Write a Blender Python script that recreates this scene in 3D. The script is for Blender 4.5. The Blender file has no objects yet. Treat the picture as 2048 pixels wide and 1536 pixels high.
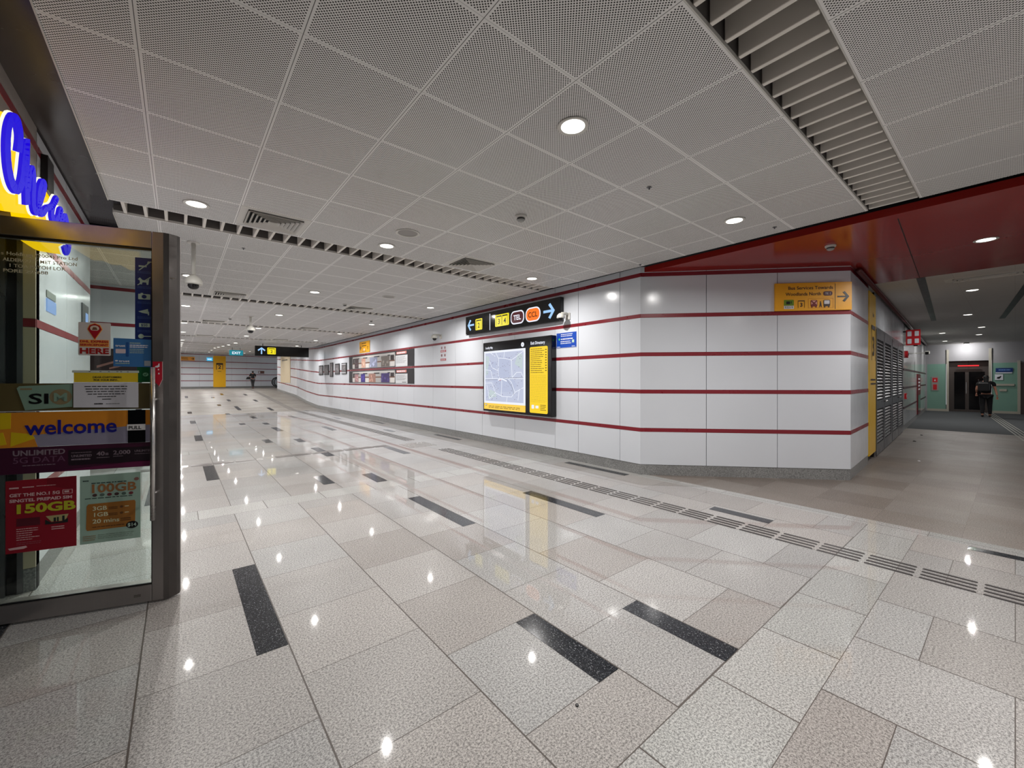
import bpy, bmesh, math, random
from mathutils import Vector, Matrix
random.seed(7)
C = bpy.context.scene.collection
PI = math.pi
# ---------------------------------------------------------------- camera, world, exposure
cam_d = bpy.data.cameras.new('camera'); cam = bpy.data.objects.new('camera', cam_d); C.objects.link(cam)
cam.location = (0, 0, 1.40)
cam.rotation_euler = (PI/2, 0, -math.atan2(668, 820))
cam_d.sensor_width = 36; cam_d.lens = 820/2048*36; cam_d.shift_y = -8/2048
cam_d.clip_start = .02; cam_d.clip_end = 300
bpy.context.scene.camera = cam
w = bpy.data.worlds.new('station_air'); bpy.context.scene.world = w; w.use_nodes = True
w.node_tree.nodes['Background'].inputs[0].default_value = (.80, .82, .86, 1)
w.node_tree.nodes['Background'].inputs[1].default_value = .42
vs = bpy.context.scene.view_settings
vs.view_transform = 'Standard'; vs.look = 'None'; vs.gamma = 1; vs.use_curve_mapping = False
vs.exposure = 0.0
LAMP_W = 34.0          # hall downlights
PASS_W = 22.0           # dimmer downlights of the side passage

# ---------------------------------------------------------------- materials
def lin(c):
    return tuple((v/255/12.92 if v/255 <= .04045 else ((v/255+.055)/1.055)**2.4) for v in c)
MC = {}
def mat(name, rgb, rough=.5, metal=0., emit=0., spec=.5, coat=0.):
    if name in MC: return MC[name]
    m = bpy.data.materials.new(name); m.use_nodes = True
    b = m.node_tree.nodes['Principled BSDF']; c = lin(rgb)+(1,)
    b.inputs['Base Color'].default_value = c
    b.inputs['Roughness'].default_value = rough; b.inputs['Metallic'].default_value = metal
    b.inputs['Specular IOR Level'].default_value = spec; b.inputs['Coat Weight'].default_value = coat
    # very slight roughness break-up so nothing is a perfectly even plastic
    nt = m.node_tree; n = nt.nodes.new('ShaderNodeTexNoise'); n.inputs['Scale'].default_value = 9; n.inputs['Detail'].default_value = 4
    g = nt.nodes.new('ShaderNodeNewGeometry'); nt.links.new(g.outputs['Position'], n.inputs['Vector'])
    r = nt.nodes.new('ShaderNodeMapRange'); r.inputs['To Min'].default_value = rough*.85; r.inputs['To Max'].default_value = min(1, rough*1.15)
    nt.links.new(n.outputs['Fac'], r.inputs['Value']); nt.links.new(r.outputs['Result'], b.inputs['Roughness'])
    if emit:
        b.inputs['Emission Color'].default_value = c; b.inputs['Emission Strength'].default_value = emit
        b.inputs['Base Color'].default_value = (.02, .02, .02, 1)
    MC[name] = m; return m
class NT:
    def __init__(s, name, rough=.4, spec=.5):
        s.m = bpy.data.materials.new(name); s.m.use_nodes = True; s.t = s.m.node_tree
        s.b = s.t.nodes['Principled BSDF']; s.b.inputs['Roughness'].default_value = rough; s.b.inputs['Specular IOR Level'].default_value = spec
        g = s.t.nodes.new('ShaderNodeNewGeometry'); s.pos = g.outputs['Position']
        sp = s.t.nodes.new('ShaderNodeSeparateXYZ'); s.t.links.new(s.pos, sp.inputs[0]); s.x, s.y, s.z = sp.outputs
        MC[name] = s.m
    def _in(s, n, i, v):
        if isinstance(v, (int, float)): n.inputs[i].default_value = v
        else: s.t.links.new(v, n.inputs[i])
    def M(s, op, a, b=0, c=None):
        n = s.t.nodes.new('ShaderNodeMath'); n.operation = op; s._in(n, 0, a); s._in(n, 1, b)
        if c is not None: s._in(n, 2, c)
        return n.outputs[0]
    def noise(s, scale, detail=3, rough=.6, vec=None):
        n = s.t.nodes.new('ShaderNodeTexNoise'); n.inputs['Scale'].default_value = scale; n.inputs['Detail'].default_value = detail
        n.inputs['Roughness'].default_value = rough; s.t.links.new(vec or s.pos, n.inputs['Vector']); return n.outputs['Fac']
    def white(s, a, b):
        c = s.t.nodes.new('ShaderNodeCombineXYZ'); s._in(c, 0, a); s._in(c, 1, b)
        n = s.t.nodes.new('ShaderNodeTexWhiteNoise'); n.noise_dimensions = '2D'; s.t.links.new(c.outputs[0], n.inputs['Vector']); return n.outputs['Value'], n.outputs['Color']
    def mix(s, f, a, b):
        n = s.t.nodes.new('ShaderNodeMix'); n.data_type = 'RGBA'; s._in(n, 0, f)
        for i, v in ((6, a), (7, b)):
            if isinstance(v, tuple): n.inputs[i].default_value = v+(1,) if len(v) == 3 else v
            else: s.t.links.new(v, n.inputs[i])
        return n.outputs[2]
    def rng(s, v, a, b, c, d):
        n = s.t.nodes.new('ShaderNodeMapRange'); s._in(n, 0, v)
        for i, q in enumerate((a, b, c, d)): n.inputs[i+1].default_value = q
        return n.outputs[0]
    def color(s, c): s.t.links.new(c, s.b.inputs['Base Color'])
    def bump(s, h, strength=.3, dist=.002):
        n = s.t.nodes.new('ShaderNodeBump'); n.inputs['Strength'].default_value = strength; n.inputs['Distance'].default_value = dist
        s.t.links.new(h, n.inputs['Height']); s.t.links.new(n.outputs[0], s.b.inputs['Normal'])

def granite_speckle(n, tint):
    f1 = n.noise(110, 3, .75); f2 = n.noise(300, 2, .6); f3 = n.noise(1.3, 3, .6)
    f = n.M('ADD', n.M('MULTIPLY', f1, .62), n.M('MULTIPLY', f2, .38))
    k = n.rng(f, .41, .575, .30, 1.16)
    k = n.M('MULTIPLY', k, n.rng(f3, .3, .7, .93, 1.05))
    g = n.t.nodes.new('ShaderNodeMix'); g.data_type = 'RGBA'; g.blend_type = 'MULTIPLY'; g.inputs[0].default_value = 1
    n.t.links.new(tint, g.inputs[6])
    cc = n.t.nodes.new('ShaderNodeCombineXYZ')
    for i in range(3): n.t.links.new(k, cc.inputs[i])
    n.t.links.new(cc.outputs[0], g.inputs[7]); return g.outputs[2]
def floor_mat(name, kind):
    n = NT(name, .16, .24)
    if kind in ('field', 'ramp'):
        xs = n.M('DIVIDE', n.M('ADD', n.x, 60.2-.456), .602); c = n.M('FLOOR', xs); u = n.M('FRACT', xs)
        par = n.M('MODULO', c, 2)
        ys = n.M('DIVIDE', n.M('ADD', n.M('ADD', n.y, 60.8-1.52), n.M('MULTIPLY', par, .304)), .608)
        r = n.M('FLOOR', ys); v = n.M('FRACT', ys); L, Wd = .608, .602
    elif kind == 'band':
        xs = n.M('DIVIDE', n.M('ADD', n.x, 60.2-.16), .602); c = n.M('FLOOR', xs); u = n.M('FRACT', xs)
        ys = n.M('DIVIDE', n.M('MODULO', n.M('ADD', n.y, 46.07-.5525), 4.607), .357); r = n.M('FLOOR', n.M('DIVIDE', n.y, 4.6)); v = n.M('MINIMUM', ys, .999); L, Wd = .357, .602
    elif kind == 'edge':
        xs = n.M('DIVIDE', n.M('ADD', n.x, 14-5.18), .16); c = n.M('FLOOR', xs); u = n.M('FRACT', xs)
        ys = n.M('DIVIDE', n.M('ADD', n.y, 60.2-1.1), .602); r = n.M('FLOOR', ys); v = n.M('FRACT', ys); L, Wd = .602, .2
    else:
        xs = n.M('DIVIDE', n.M('ADD', n.x, 60-5.3), .6); c = n.M('FLOOR', xs); u = n.M('FRACT', xs)
        ys = n.M('DIVIDE', n.M('ADD', n.y, 60-.3), .6); r = n.M('FLOOR', ys); v = n.M('FRACT', ys); L, Wd = .6, .6
    du = n.M('MULTIPLY', n.M('MINIMUM', u, n.M('SUBTRACT', 1, u)), Wd)
    dv = n.M('MULTIPLY', n.M('MINIMUM', v, n.M('SUBTRACT', 1, v)), L)
    joint = n.M('MAXIMUM', n.M('LESS_THAN', du, .0036), n.M('LESS_THAN', dv, .0042 if kind == 'band' else .0019))
    wv, wc = n.white(c, r); wv2, _ = n.white(r, c)
    if kind == 'passage':
        a, b = (.235, .200, .175), (.275, .245, .22)
    elif kind == 'ramp':
        a, b = (.24, .215, .188), (.28, .255, .228)
    elif kind in ('band', 'edge'):
        a, b = (.50, .50, .48), (.56, .55, .53)
    else:
        a, b = (.475, .443, .418), (.49, .484, .474)
    tint = n.mix(n.rng(wv, .15, 1, 0, 1), a, b)
    dk = n.t.nodes.new('ShaderNodeHueSaturation'); n.t.links.new(tint, dk.inputs['Color']); n.t.links.new(n.rng(wv2, 0, 1, .90, 1.08), dk.inputs['Value'])
    col = granite_speckle(n, dk.outputs[0])
    if kind in ('passage', 'ramp'):
        fz = n.noise(.9, 5, .65); n.t.links.new(n.rng(fz, .3, .7, .34, .50), n.b.inputs['Roughness'])
        joint = n.M('MULTIPLY', joint, .45)
    else:
        fz = n.noise(2.2, 4, .6); n.t.links.new(n.rng(fz, .3, .7, .34, .42), n.b.inputs['Roughness']); n.b.inputs['Coat Weight'].default_value = .85; n.t.links.new(n.rng(fz, .3, .7, .020, .042), n.b.inputs['Coat Roughness'])
    col = n.mix(joint, col, (.10, .085, .075))
    n.color(col); n.bump(n.M('SUBTRACT', 1, joint), .4, .001); return n.m
M_field = floor_mat('polished_granite_tiles', 'field'); M_band = floor_mat('pale_granite_band', 'band')
M_edge = floor_mat('granite_border', 'edge'); M_rampf = floor_mat('matt_ramp_granite', 'ramp'); M_pass = floor_mat('worn_brown_granite', 'passage')
def black_granite():
    n = NT('black_granite', .12, .5)
    f = n.noise(260, 3, .7); g = n.noise(90, 3, .7)
    c = n.mix(n.rng(f, .45, .7, 0, 1), (.010, .011, .014), (.055, .06, .07)); c = n.mix(n.M('GREATER_THAN', n.M('MULTIPLY', f, g), .345), c, (.35, .36, .38))
    n.color(c); return n.m
M_blackg = black_granite()
def skirt():
    n = NT('grey_granite_skirting', .35, .4); f = n.noise(70, 4, .7); f2 = n.noise(3, 3, .6)
    n.color(n.mix(n.M('MULTIPLY', n.rng(f, .35, .65, 0, 1), n.rng(f2, .3, .7, .7, 1)), (.13, .13, .13), (.36, .36, .35))); return n.m
M_skirt = skirt()
def perforated():
    n = NT('perforated_white_panel', .55, .3)
    u = n.M('MODULO', n.M('ADD', n.x, 12.06-.452), .603)
    v = n.M('MODULO', n.M('MODULO', n.M('ADD', n.y, 45.7-.89), 4.57), .6014)
    eu = n.M('MINIMUM', u, n.M('SUBTRACT', .603, u)); ev = n.M('MINIMUM', v, n.M('SUBTRACT', .6014, v))
    border = n.M('MAXIMUM', n.M('LESS_THAN', eu, .0125), n.M('LESS_THAN', ev, .0125))
    p = .01723   # holes lie on a lattice turned 45 degrees to the panel edges
    hu = n.M('SUBTRACT', n.M('FRACT', n.M('DIVIDE', n.M('ADD', u, v), p)), .5); hv = n.M('SUBTRACT', n.M('FRACT', n.M('DIVIDE', n.M('ADD', n.M('SUBTRACT', u, v), 10*p), p)), .5)
    d = n.M('SQRT', n.M('ADD', n.M('MULTIPLY', hu, hu), n.M('MULTIPLY', hv, hv)))
    hole = n.M('MULTIPLY', n.M('LESS_THAN', d, .325), n.M('SUBTRACT', 1, border))
    gap = n.M('LESS_THAN', eu, .0016)
    f = n.noise(1.1, 3, .5)
    base = n.mix(n.rng(f, .3, .7, 0, 1), (.79, .775, .76), (.83, .815, .80))
    c = n.mix(hole, base, (.06, .058, .056)); c = n.mix(gap, c, (.09, .085, .08)); c = n.mix(n.M('MULTIPLY', n.M('LESS_THAN', ev, .0012), .55), c, (.2, .19, .18)); n.color(c)
    n.t.links.new(n.M('ADD', .5, n.M('MULTIPLY', hole, .5)), n.b.inputs['Roughness'])
    n.t.links.new(n.M('MULTIPLY', n.M('SUBTRACT', 1, hole), .3), n.b.inputs['Specular IOR Level'])
    return n.m
M_perf = perforated()
def plain_ceiling():
    n = NT('grey_metal_ceiling_tile', .6, .3)
    u = n.M('MODULO', n.M('ADD', n.x, 60-.3), .6); v = n.M('MODULO', n.M('ADD', n.y, 60), .6)
    j = n.M('MAXIMUM', n.M('LESS_THAN', u, .004), n.M('LESS_THAN', v, .004))
    f = n.noise(1.6, 4, .6); n.color(n.mix(n.M('MULTIPLY', j, .35), n.mix(f, (.50, .48, .455), (.56, .54, .515)), (.2, .19, .18))); return n.m
M_ceil2 = plain_ceiling()
def enamel(name, a, b, rough=.16):
    n = NT(name, rough, .16 if 'soffit' in name else .5); f = n.noise(.7, 3, .5); n.color(n.mix(n.rng(f, .3, .7, 0, 1), a, b))
    g = n.noise(2.5, 3, .6); n.t.links.new(n.rng(g, .3, .7, rough*.8, rough*1.3), n.b.inputs['Roughness']); return n.m
M_white = enamel('white_vitreous_enamel', (.66, .685, .73), (.70, .725, .77))
M_red = enamel('dark_red_stripe', (.21, .010, .019), (.235, .012, .022), .3)
M_redc = enamel('red_metal_soffit', (.26, .018, .014), (.29, .020, .016), .14)
M_soff = enamel('dark_bronze_soffit', (.050, .046, .050), (.065, .060, .064), .22)
def brushed(name, rgb, rough):
    n = NT(name, rough, .5); n.b.inputs['Metallic'].default_value = .9
    tc = n.t.nodes.new('ShaderNodeMapping'); tc.inputs['Scale'].default_value = (30, 30, 1.5); n.t.links.new(n.pos, tc.inputs[0])
    f = n.noise(12, 4, .7, tc.outputs[0]); g = n.noise(5, 4, .7)
    a = tuple(v*.75 for v in rgb); k = n.M('MULTIPLY', n.M('ADD', f, g), .5)
    n.color(n.mix(k, a, rgb)); n.t.links.new(n.rng(g, .3, .7, rough*.7, rough*1.4), n.b.inputs['Roughness']); return n.m
M_steel = brushed('brushed_stainless_steel', (.40, .37, .355), .36)
M_steel2 = brushed('bright_steel', (.66, .64, .62), .22)
M_dsteel = brushed('dark_steel', (.20, .20, .21), .35)
M_barst = mat('weathered_bar_steel', (66, 62, 62), .38, .35)
M_platst = mat('dull_plate_steel', (112, 106, 104), .3, .5)
def glass(name, tint, refl=1.0, alpha=1.0):
    m = bpy.data.materials.new(name); m.use_nodes = True; t = m.node_tree; t.nodes.clear()
    o = t.nodes.new('ShaderNodeOutputMaterial'); tr = t.nodes.new('ShaderNodeBsdfTransparent'); tr.inputs[0].default_value = tint+(1,)
    gl = t.nodes.new('ShaderNodeBsdfGlossy'); gl.inputs['Roughness'].default_value = .02; gl.inputs[0].default_value = (refl, refl, refl, 1)
    fr = t.nodes.new('ShaderNodeFresnel'); fr.inputs[0].default_value = 1.5; mx = t.nodes.new('ShaderNodeMixShader')
    t.links.new(fr.outputs[0], mx.inputs[0]); t.links.new(tr.outputs[0], mx.inputs[1]); t.links.new(gl.outputs[0], mx.inputs[2]); t.links.new(mx.outputs[0], o.inputs[0])
    MC[name] = m; return m
M_glass = glass('greenish_glass', (.84, .90, .87))
def film(name, rgb, a):
    m = mat(name, rgb, .35); t = m.node_tree; b = t.nodes['Principled BSDF']; b.inputs['Alpha'].default_value = a; return m
K = mat('matt_black', (12, 12, 14), .35); KG = mat('gloss_black', (8, 8, 10), .12)
W = mat('white_print', (225, 226, 232), .45); DARKV = mat('ceiling_void', (14, 14, 16), .9)
M_wm = mat('white_painted_metal', (205, 202, 196), .45); M_blade = mat('white_baffle_blade', (228, 222, 214), .5)
M_lens = mat('downlight_lens', (255, 250, 240), .3, emit=5.)
M_lens.cycles.emission_sampling = 'NONE'

# ---------------------------------------------------------------- mesh helpers
def box(bm, x0, x1, y0, y1, z0, z1):
    v = [bm.verts.new(p) for p in ((x0,y0,z0),(x1,y0,z0),(x1,y1,z0),(x0,y1,z0),(x0,y0,z1),(x1,y0,z1),(x1,y1,z1),(x0,y1,z1))]
    for f in ((0,3,2,1),(4,5,6,7),(0,1,5,4),(1,2,6,5),(2,3,7,6),(3,0,4,7)): bm.faces.new([v[i] for i in f])
def prism(bm, pts, y0, y1):
    """polygon in local xz, extruded between depths y0 (front, towards the viewer) and y1"""
    a = [bm.verts.new((x, y0, z)) for x, z in pts]; b = [bm.verts.new((x, y1, z)) for x, z in pts]
    n = len(pts); bm.faces.new(a); bm.faces.new(b[::-1])
    for i in range(n): bm.faces.new((a[i], b[i], b[(i+1) % n], a[(i+1) % n]))
def rrect(x0, x1, z0, z1, r, k=5):
    p = []
    for cx, cz, s in ((x1-r, z1-r, 0), (x0+r, z1-r, 1), (x0+r, z0+r, 2), (x1-r, z0+r, 3)):
        for i in range(k+1):
            a = (s+i/k)*PI/2; p.append((cx+r*math.cos(a), cz+r*math.sin(a)))
    return p
def disc(cx, cz, r, rz=None, k=24): return [(cx+r*math.cos(i*2*PI/k), cz+(rz or r)*math.sin(i*2*PI/k)) for i in range(k)]
def tube(bm, pts, r, k=10, caps=True):
    rings = []; P = [Vector(p) for p in pts]
    for i, p in enumerate(P):
        d = (P[min(i+1, len(P)-1)]-P[max(i-1, 0)]).normalized()
        up = Vector((0, 0, 1)) if abs(d.z) < .95 else Vector((1, 0, 0))
        a = d.cross(up).normalized(); b = d.cross(a)
        rr = r[i] if isinstance(r, (list, tuple)) else r
        rings.append([bm.verts.new(p+a*math.cos(j*2*PI/k)*rr+b*math.sin(j*2*PI/k)*rr) for j in range(k)])
    for i in range(len(rings)-1):
        for j in range(k): bm.faces.new((rings[i][j], rings[i][(j+1) % k], rings[i+1][(j+1) % k], rings[i+1][j]))
    if caps: bm.faces.new(rings[0][::-1]); bm.faces.new(rings[-1])
def lathe(bm, prof, k=28, cx=0, cy=0):
    """profile (r, z) revolved about z"""
    rings = []
    for r, z in prof:
        rings.append([bm.verts.new((cx+r*math.cos(j*2*PI/k), cy+r*math.sin(j*2*PI/k), z)) for j in range(k)] if r > 1e-5 else [bm.verts.new((cx, cy, z))])
    for A, B in zip(rings, rings[1:]):
        for j in range(k):
            a = [A[j % len(A)], A[(j+1) % len(A)]] if len(A) > 1 else [A[0]]
            b = [B[(j+1) % len(B)], B[j % len(B)]] if len(B) > 1 else [B[0]]
            if len(a)+len(b) > 2: bm.faces.new(a+b)
def ribbon(bm, pts, wd, y0, y1):
    n = len(pts)
    for i in range(n-1):
        (xa, za), (xb, zb) = pts[i], pts[i+1]; L = math.hypot(xb-xa, zb-za) or 1; nx, nz = -(zb-za)/L*wd/2, (xb-xa)/L*wd/2
        ex, ez = (xb-xa)/L*wd*.35, (zb-za)/L*wd*.35
        prism(bm, [(xa+nx-ex, za+nz-ez), (xb+nx+ex, zb+nz+ez), (xb-nx+ex, zb-nz+ez), (xa-nx-ex, za-nz-ez)], y0, y1)
def obj(name, bm, m, parent=None, loc=(0,0,0), rz=0, smooth=False, bevel=0):
    if not isinstance(bm, bmesh.types.BMesh): raise TypeError
    bmesh.ops.recalc_face_normals(bm, faces=bm.faces)
    me = bpy.data.meshes.new(name); bm.to_mesh(me); bm.free()
    for q in (m if isinstance(m, list) else [m]): me.materials.append(q)
    o = bpy.data.objects.new(name, me); C.objects.link(o); o.parent = parent; o.location = loc; o.rotation_euler = (0, 0, rz)
    if smooth:
        for p in me.polygons: p.use_smooth = True
    if bevel:
        b = o.modifiers.new('bevel', 'BEVEL'); b.width = bevel; b.segments = 2; b.limit_method = 'ANGLE'
    return o
def BM(): return bmesh.new()
def B(name, m, parent, *boxes, bevel=0, loc=(0,0,0), rz=0):
    bm = BM()
    for q in boxes: box(bm, *q)
    return obj(name, bm, m, parent, loc, rz, bevel=bevel)
def PR(name, m, parent, polys, y0=-.003, y1=0., loc=(0,0,0), rz=0):
    bm = BM()
    for p in polys: prism(bm, p, y0, y1)
    return obj(name, bm, m, parent, loc, rz)
def RB(name, m, parent, lines, wd, y0=-.003, y1=0.):
    bm = BM()
    for p in lines: ribbon(bm, p, wd, y0, y1)
    return obj(name, bm, m, parent)
def tag(o, label, cat, group=None, kind=None):
    o['label'] = label
    if cat: o['category'] = cat
    if group: o['group'] = group
    if kind: o['kind'] = kind
    return o
def thing(name, loc, rz, label, cat, group=None, kind=None):
    o = bpy.data.objects.new(name, None); C.objects.link(o); o.location = loc; o.rotation_euler = (0, 0, rz); o.empty_display_size = .1
    return tag(o, label, cat, group, kind)
FIT = []
def txt(parent, s, x, z, size, m, y=-.004, align='LEFT', bold=.0, width=None, name='lettering', slant=0, rot=0):
    """lettering lying in the local xz plane; z is the base line, size the capital height"""
    cu = bpy.data.curves.new(name, 'FONT'); cu.body = s; cu.size = size/.70; cu.align_x = align; cu.extrude = .0006; cu.offset = bold*size; cu.shear = slant
    cu.resolution_u = 3; cu.materials.append(m)
    o = bpy.data.objects.new(name, cu); C.objects.link(o); o.parent = parent; o.location = (x, y, z); o.rotation_euler = (PI/2, rot, 0)
    if width: FIT.append((o, width))
    return o
def smallprint(parent, m, x0, x1, z0, z1, rows, y=-.0035, fill=.45, seed=1, jag=.3, name='small_print'):
    """rows of print too small to read in the photograph: short dashes"""
    rn = random.Random(seed); bm = BM(); h = (z1-z0)/rows
    for i in range(rows):
        zc = z1-h*(i+.5); x = x0; xe = x1-rn.random()*jag*(x1-x0)
        while x < xe:
            l = min((x1-x0)*(.05+.12*rn.random()), xe-x)
            prism(bm, [(x, zc-h*fill/2), (x+l, zc-h*fill/2), (x+l, zc+h*fill/2), (x, zc+h*fill/2)], y, y+.001); x += l+(x1-x0)*.025
    return obj(name, bm, m, parent)
def copy_tree(o, parent=None):
    c = o.copy(); C.objects.link(c)
    if parent is not None: c.parent = parent
    for ch in [q for q in bpy.data.objects if q.parent == o]: copy_tree(ch, c)
    return c
def ramp(y):
    return 0 if y < 21.6 else ((y-21.6)/13.4*.60 if y < 35 else .60+min((y-35)/9, 1)*.07)
ORD = ['nearest', 'second nearest', 'third', 'fourth', 'fifth', 'sixth', 'seventh', 'eighth', 'ninth', 'tenth', 'eleventh', 'twelfth', 'thirteenth', 'fourteenth']
CZ = 3.01
# ================================================================ FLOOR
def strip_mesh(rects, mats, name, zf=ramp, ydiv=None):
    bm = BM(); cuts = [21.6, 24, 27, 30, 33, 35, 38, 41, 44]
    for (x0, x1, y0, y1, mi) in rects:
        ys = [y0]+[c for c in cuts if y0 < c < y1]+[y1]
        for a, b in zip(ys, ys[1:]):
            f = bm.faces.new([bm.verts.new(p) for p in ((x0, a, zf(a)), (x1, a, zf(a)), (x1, b, zf(b)), (x0, b, zf(b)))]); f.material_index = mi
    return bm
fl = obj('floor', strip_mesh([(-9, 5.20, -7, .5535, 0), (-9, 5.20, .5535, .910, 1), (-9, 5.20, .910, 5.16, 0), (-9, 9, 5.16, 5.516, 1), (-9, 9, 5.516, 9.767, 0), (-9, 9, 9.767, 10.123, 1), (-9, 9, 10.123, 20.5, 0), (-9, 9, 20.5, 50, 4), (5.20, 5.38, -7, 5.16, 2), (5.38, 16.4, -9, 5.16, 3)],
        [0], 'floor'), [M_field, M_band, M_edge, M_pass, M_rampf])
tag(fl, 'polished speckled granite tile floor of the station hall', 'floor', kind='structure')
n = NT('dark_grey_carpet', .9, .1); n.color(n.mix(n.noise(60, 4, .7), (.055, .06, .063), (.10, .105, .11))); n.bump(n.noise(220, 3), .5, .004)
fm = obj('floor', strip_mesh([(16.4, 34, -9, 5.16, 0)], [0], 'floor'), [n.m]); tag(fm, 'dark grey matted floor at the far end of the side passage', 'floor', kind='structure')
# black granite inlays, parts of the floor: (x0, x1, y0, y1)
INL = [(.31,.453,2.43,3.65),(1.655,1.80-.14+.13,1.22,1.82),(2.11,2.257,.91,1.52),(2.11,2.257,3.33,4.54),(3.31,3.455,2.70,3.86),(5.06,5.19,3.61,4.82),
       (4.46,4.60,1.52,2.10),(5.06,5.17,-1.0,.25),(.31,.453,7.08,8.32),(1.51,1.655,5.83,6.43),(2.11,2.257,5.51,6.12),(2.11,2.257,7.95,9.16),
       (3.31,3.455,7.29,8.32),(.31,.453,11.84,13.05),(1.51,1.655,10.49,11.14),(2.11,2.257,10.17,10.79),(2.11,2.257,12.70,13.84),(3.31,3.455,11.97,13.15),
       (1.51,1.655,15.25,15.77),(2.11,2.257,14.87,15.5),(2.11,2.257,17.45,18.5),(5.06,5.19,8.2,9.4),(4.46,4.60,10.65,11.25),(5.06,5.19,12.8,14.0),
       (5.06,5.19,17.5,18.7),(2.11,2.257,22.2,24.1),(3.31,3.455,21.6,22.9),(.31,.453,21.6,22.4),(.31,.453,29.9,31.3),(.31,.453,16.6,17.8),
       (1.51,1.655,20.1,20.8),(3.31,3.455,16.8,18.0),(4.46,4.60,15.4,16.0),(1.51,1.655,24.6,25.3),(2.11,2.257,27,28.2),(3.31,3.455,26.4,27.6),
       (4.46,4.6,20,20.6),(2.11,2.257,31.6,32.9),(3.31,3.455,31,32.2),(1.51,1.655,29.4,30),(-.29,-.147,6.1,7.3),(-.9,-.75,3.3,3.9)]
INL[1] = (1.512,1.655,1.215,1.82)
for a, b, c, d in INL:
    zc = max(ramp(c), ramp(d)); bm = BM()
    v = [bm.verts.new(p) for p in ((a,c,ramp(c)+.0012),(b,c,ramp(c)+.0012),(b,d,ramp(d)+.0012),(a,d,ramp(d)+.0012))]; bm.faces.new(v)
    obj('black_granite_inlay', bm, M_blackg, fl)
# ---- tactile guide strip of steel bars
tac = thing('tactile_guide_strip', (0, 0, 0), 0, 'long tactile guide strip of raised steel bars running along the hall floor', 'tactile paving')
def bar(bm, x, y0, y1, z=0, w=.024, h=.006):
    m = .008
    pr = [(-w/2, 0), (-w/2+.004, h), (w/2-.004, h), (w/2, 0)]
    vs_ = []
    for y, s, zz in ((y0, .55, 0), (y0+m, 1, 1), (y1-m, 1, 1), (y1, .55, 0)):
        vs_.append([bm.verts.new((x+px*s, y, z+ramp(y)+.0005+pz*(1 if zz else .5))) for px, pz in pr])
    for A, Bq in zip(vs_, vs_[1:]):
        for j in range(3): bm.faces.new((A[j], A[j+1], Bq[j+1], Bq[j]))
    bm.faces.new(vs_[0]); bm.faces.new(vs_[-1][::-1])
groups = [(-2.0+.3003*k) for k in range(200)]
cnt = 0; rest = BM()
for y0 in sorted(groups, key=lambda y: abs(y)):
    y0 = y0+.06+.0
    if 7.55 < y0+.27 and y0 < 8.75: continue
    if y0 > 41: continue
    xo = 0 if y0 < 21 else (y0-21)*.012
    for x in (4.075, 4.143, 4.211, 4.279):
        if cnt < 96 and -.6 < y0: bm = BM(); bar(bm, x, y0, y0+.27); obj('steel_bar', bm, M_barst, tac); cnt += 1
        else: bar(rest, x+xo, y0, y0+.27)
q = obj('steel_bar', rest, M_barst, tac); q['kind'] = 'stuff'
pad = thing('tactile_warning_pad', (4.03, 8.15, 0), 0, 'square pad of small steel studs where the tactile strip meets the floor plates', 'tactile paving')
bm = BM()
for i in range(12):
    for j in range(12): lathe(bm, [(.0, .006), (.008, .0055), (.013, .003), (.014, .0006)], 8, -.3+.052*i, -.29+.052*j)
obj('stud', bm, M_steel2, pad)['kind'] = 'stuff'
# steel plates over the floor joint
tr = thing('floor_joint_cover', (0, 0, 0), 0, 'row of shiny steel plates crossing the hall floor towards the studded pad', 'floor plate')
for k in range(14):
    x0 = -.44+.302*k; m_ = M_steel2 if k in (1, 2, 5, 9) else M_dsteel
    if x0+.27 < 3.75: B('steel_plate', M_steel2 if k in (1, 5) else M_platst, tr, (x0, x0+.27, 8.38, 8.56, .0005, .004), bevel=.001)
# side passage strip
tp = thing('tactile_guide_strip', (26.6, .70, 0), 0, 'pale tactile bars leading to the doors in the dim side passage', 'tactile paving')
bm = BM(); dx, dy = -11.6, -.95
for j in range(4):
    for k in range(34):
        t0, t1 = k/34, (k+.85)/34; ox = (j-1.5)*.07
        v = [bm.verts.new(p) for p in ((dx*t0, dy*t0+ox, .004), (dx*t1, dy*t1+ox, .004), (dx*t1, dy*t1+ox+.03, .004), (dx*t0, dy*t0+ox+.03, .004))]; bm.faces.new(v)
obj('steel_bar', bm, mat('pale_steel', (170, 168, 160), .4, .3), tp)['kind'] = 'stuff'
# litter by the louvre doors
for i, (x, y, s) in enumerate(((13.0, 1.45, .03), (9.9, 1.05, .022), (14.6, 1.5, .025))):
    bm = BM(); lathe(bm, [(0, .0), (s, .0), (s*.8, s*.5), (0, s*.7)], 7); tag(obj('litter', bm, K if i != 1 else W, None, (x, y, .001)),
        ['dark scrap of litter on the passage floor beyond the louvred doors', 'white scrap of litter on the passage floor by the yellow panel', 'small black scrap of litter nearest the dark mat'][i], 'litter')
bm = BM(); lathe(bm, [(0, .0), (.008, .0), (.007, .004), (0, .006)], 9); tag(obj('litter', bm, K, None, (1.33, 1.19, .0015)), 'tiny dark lump lying on the tile in front of the black floor strips', 'litter')

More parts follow.
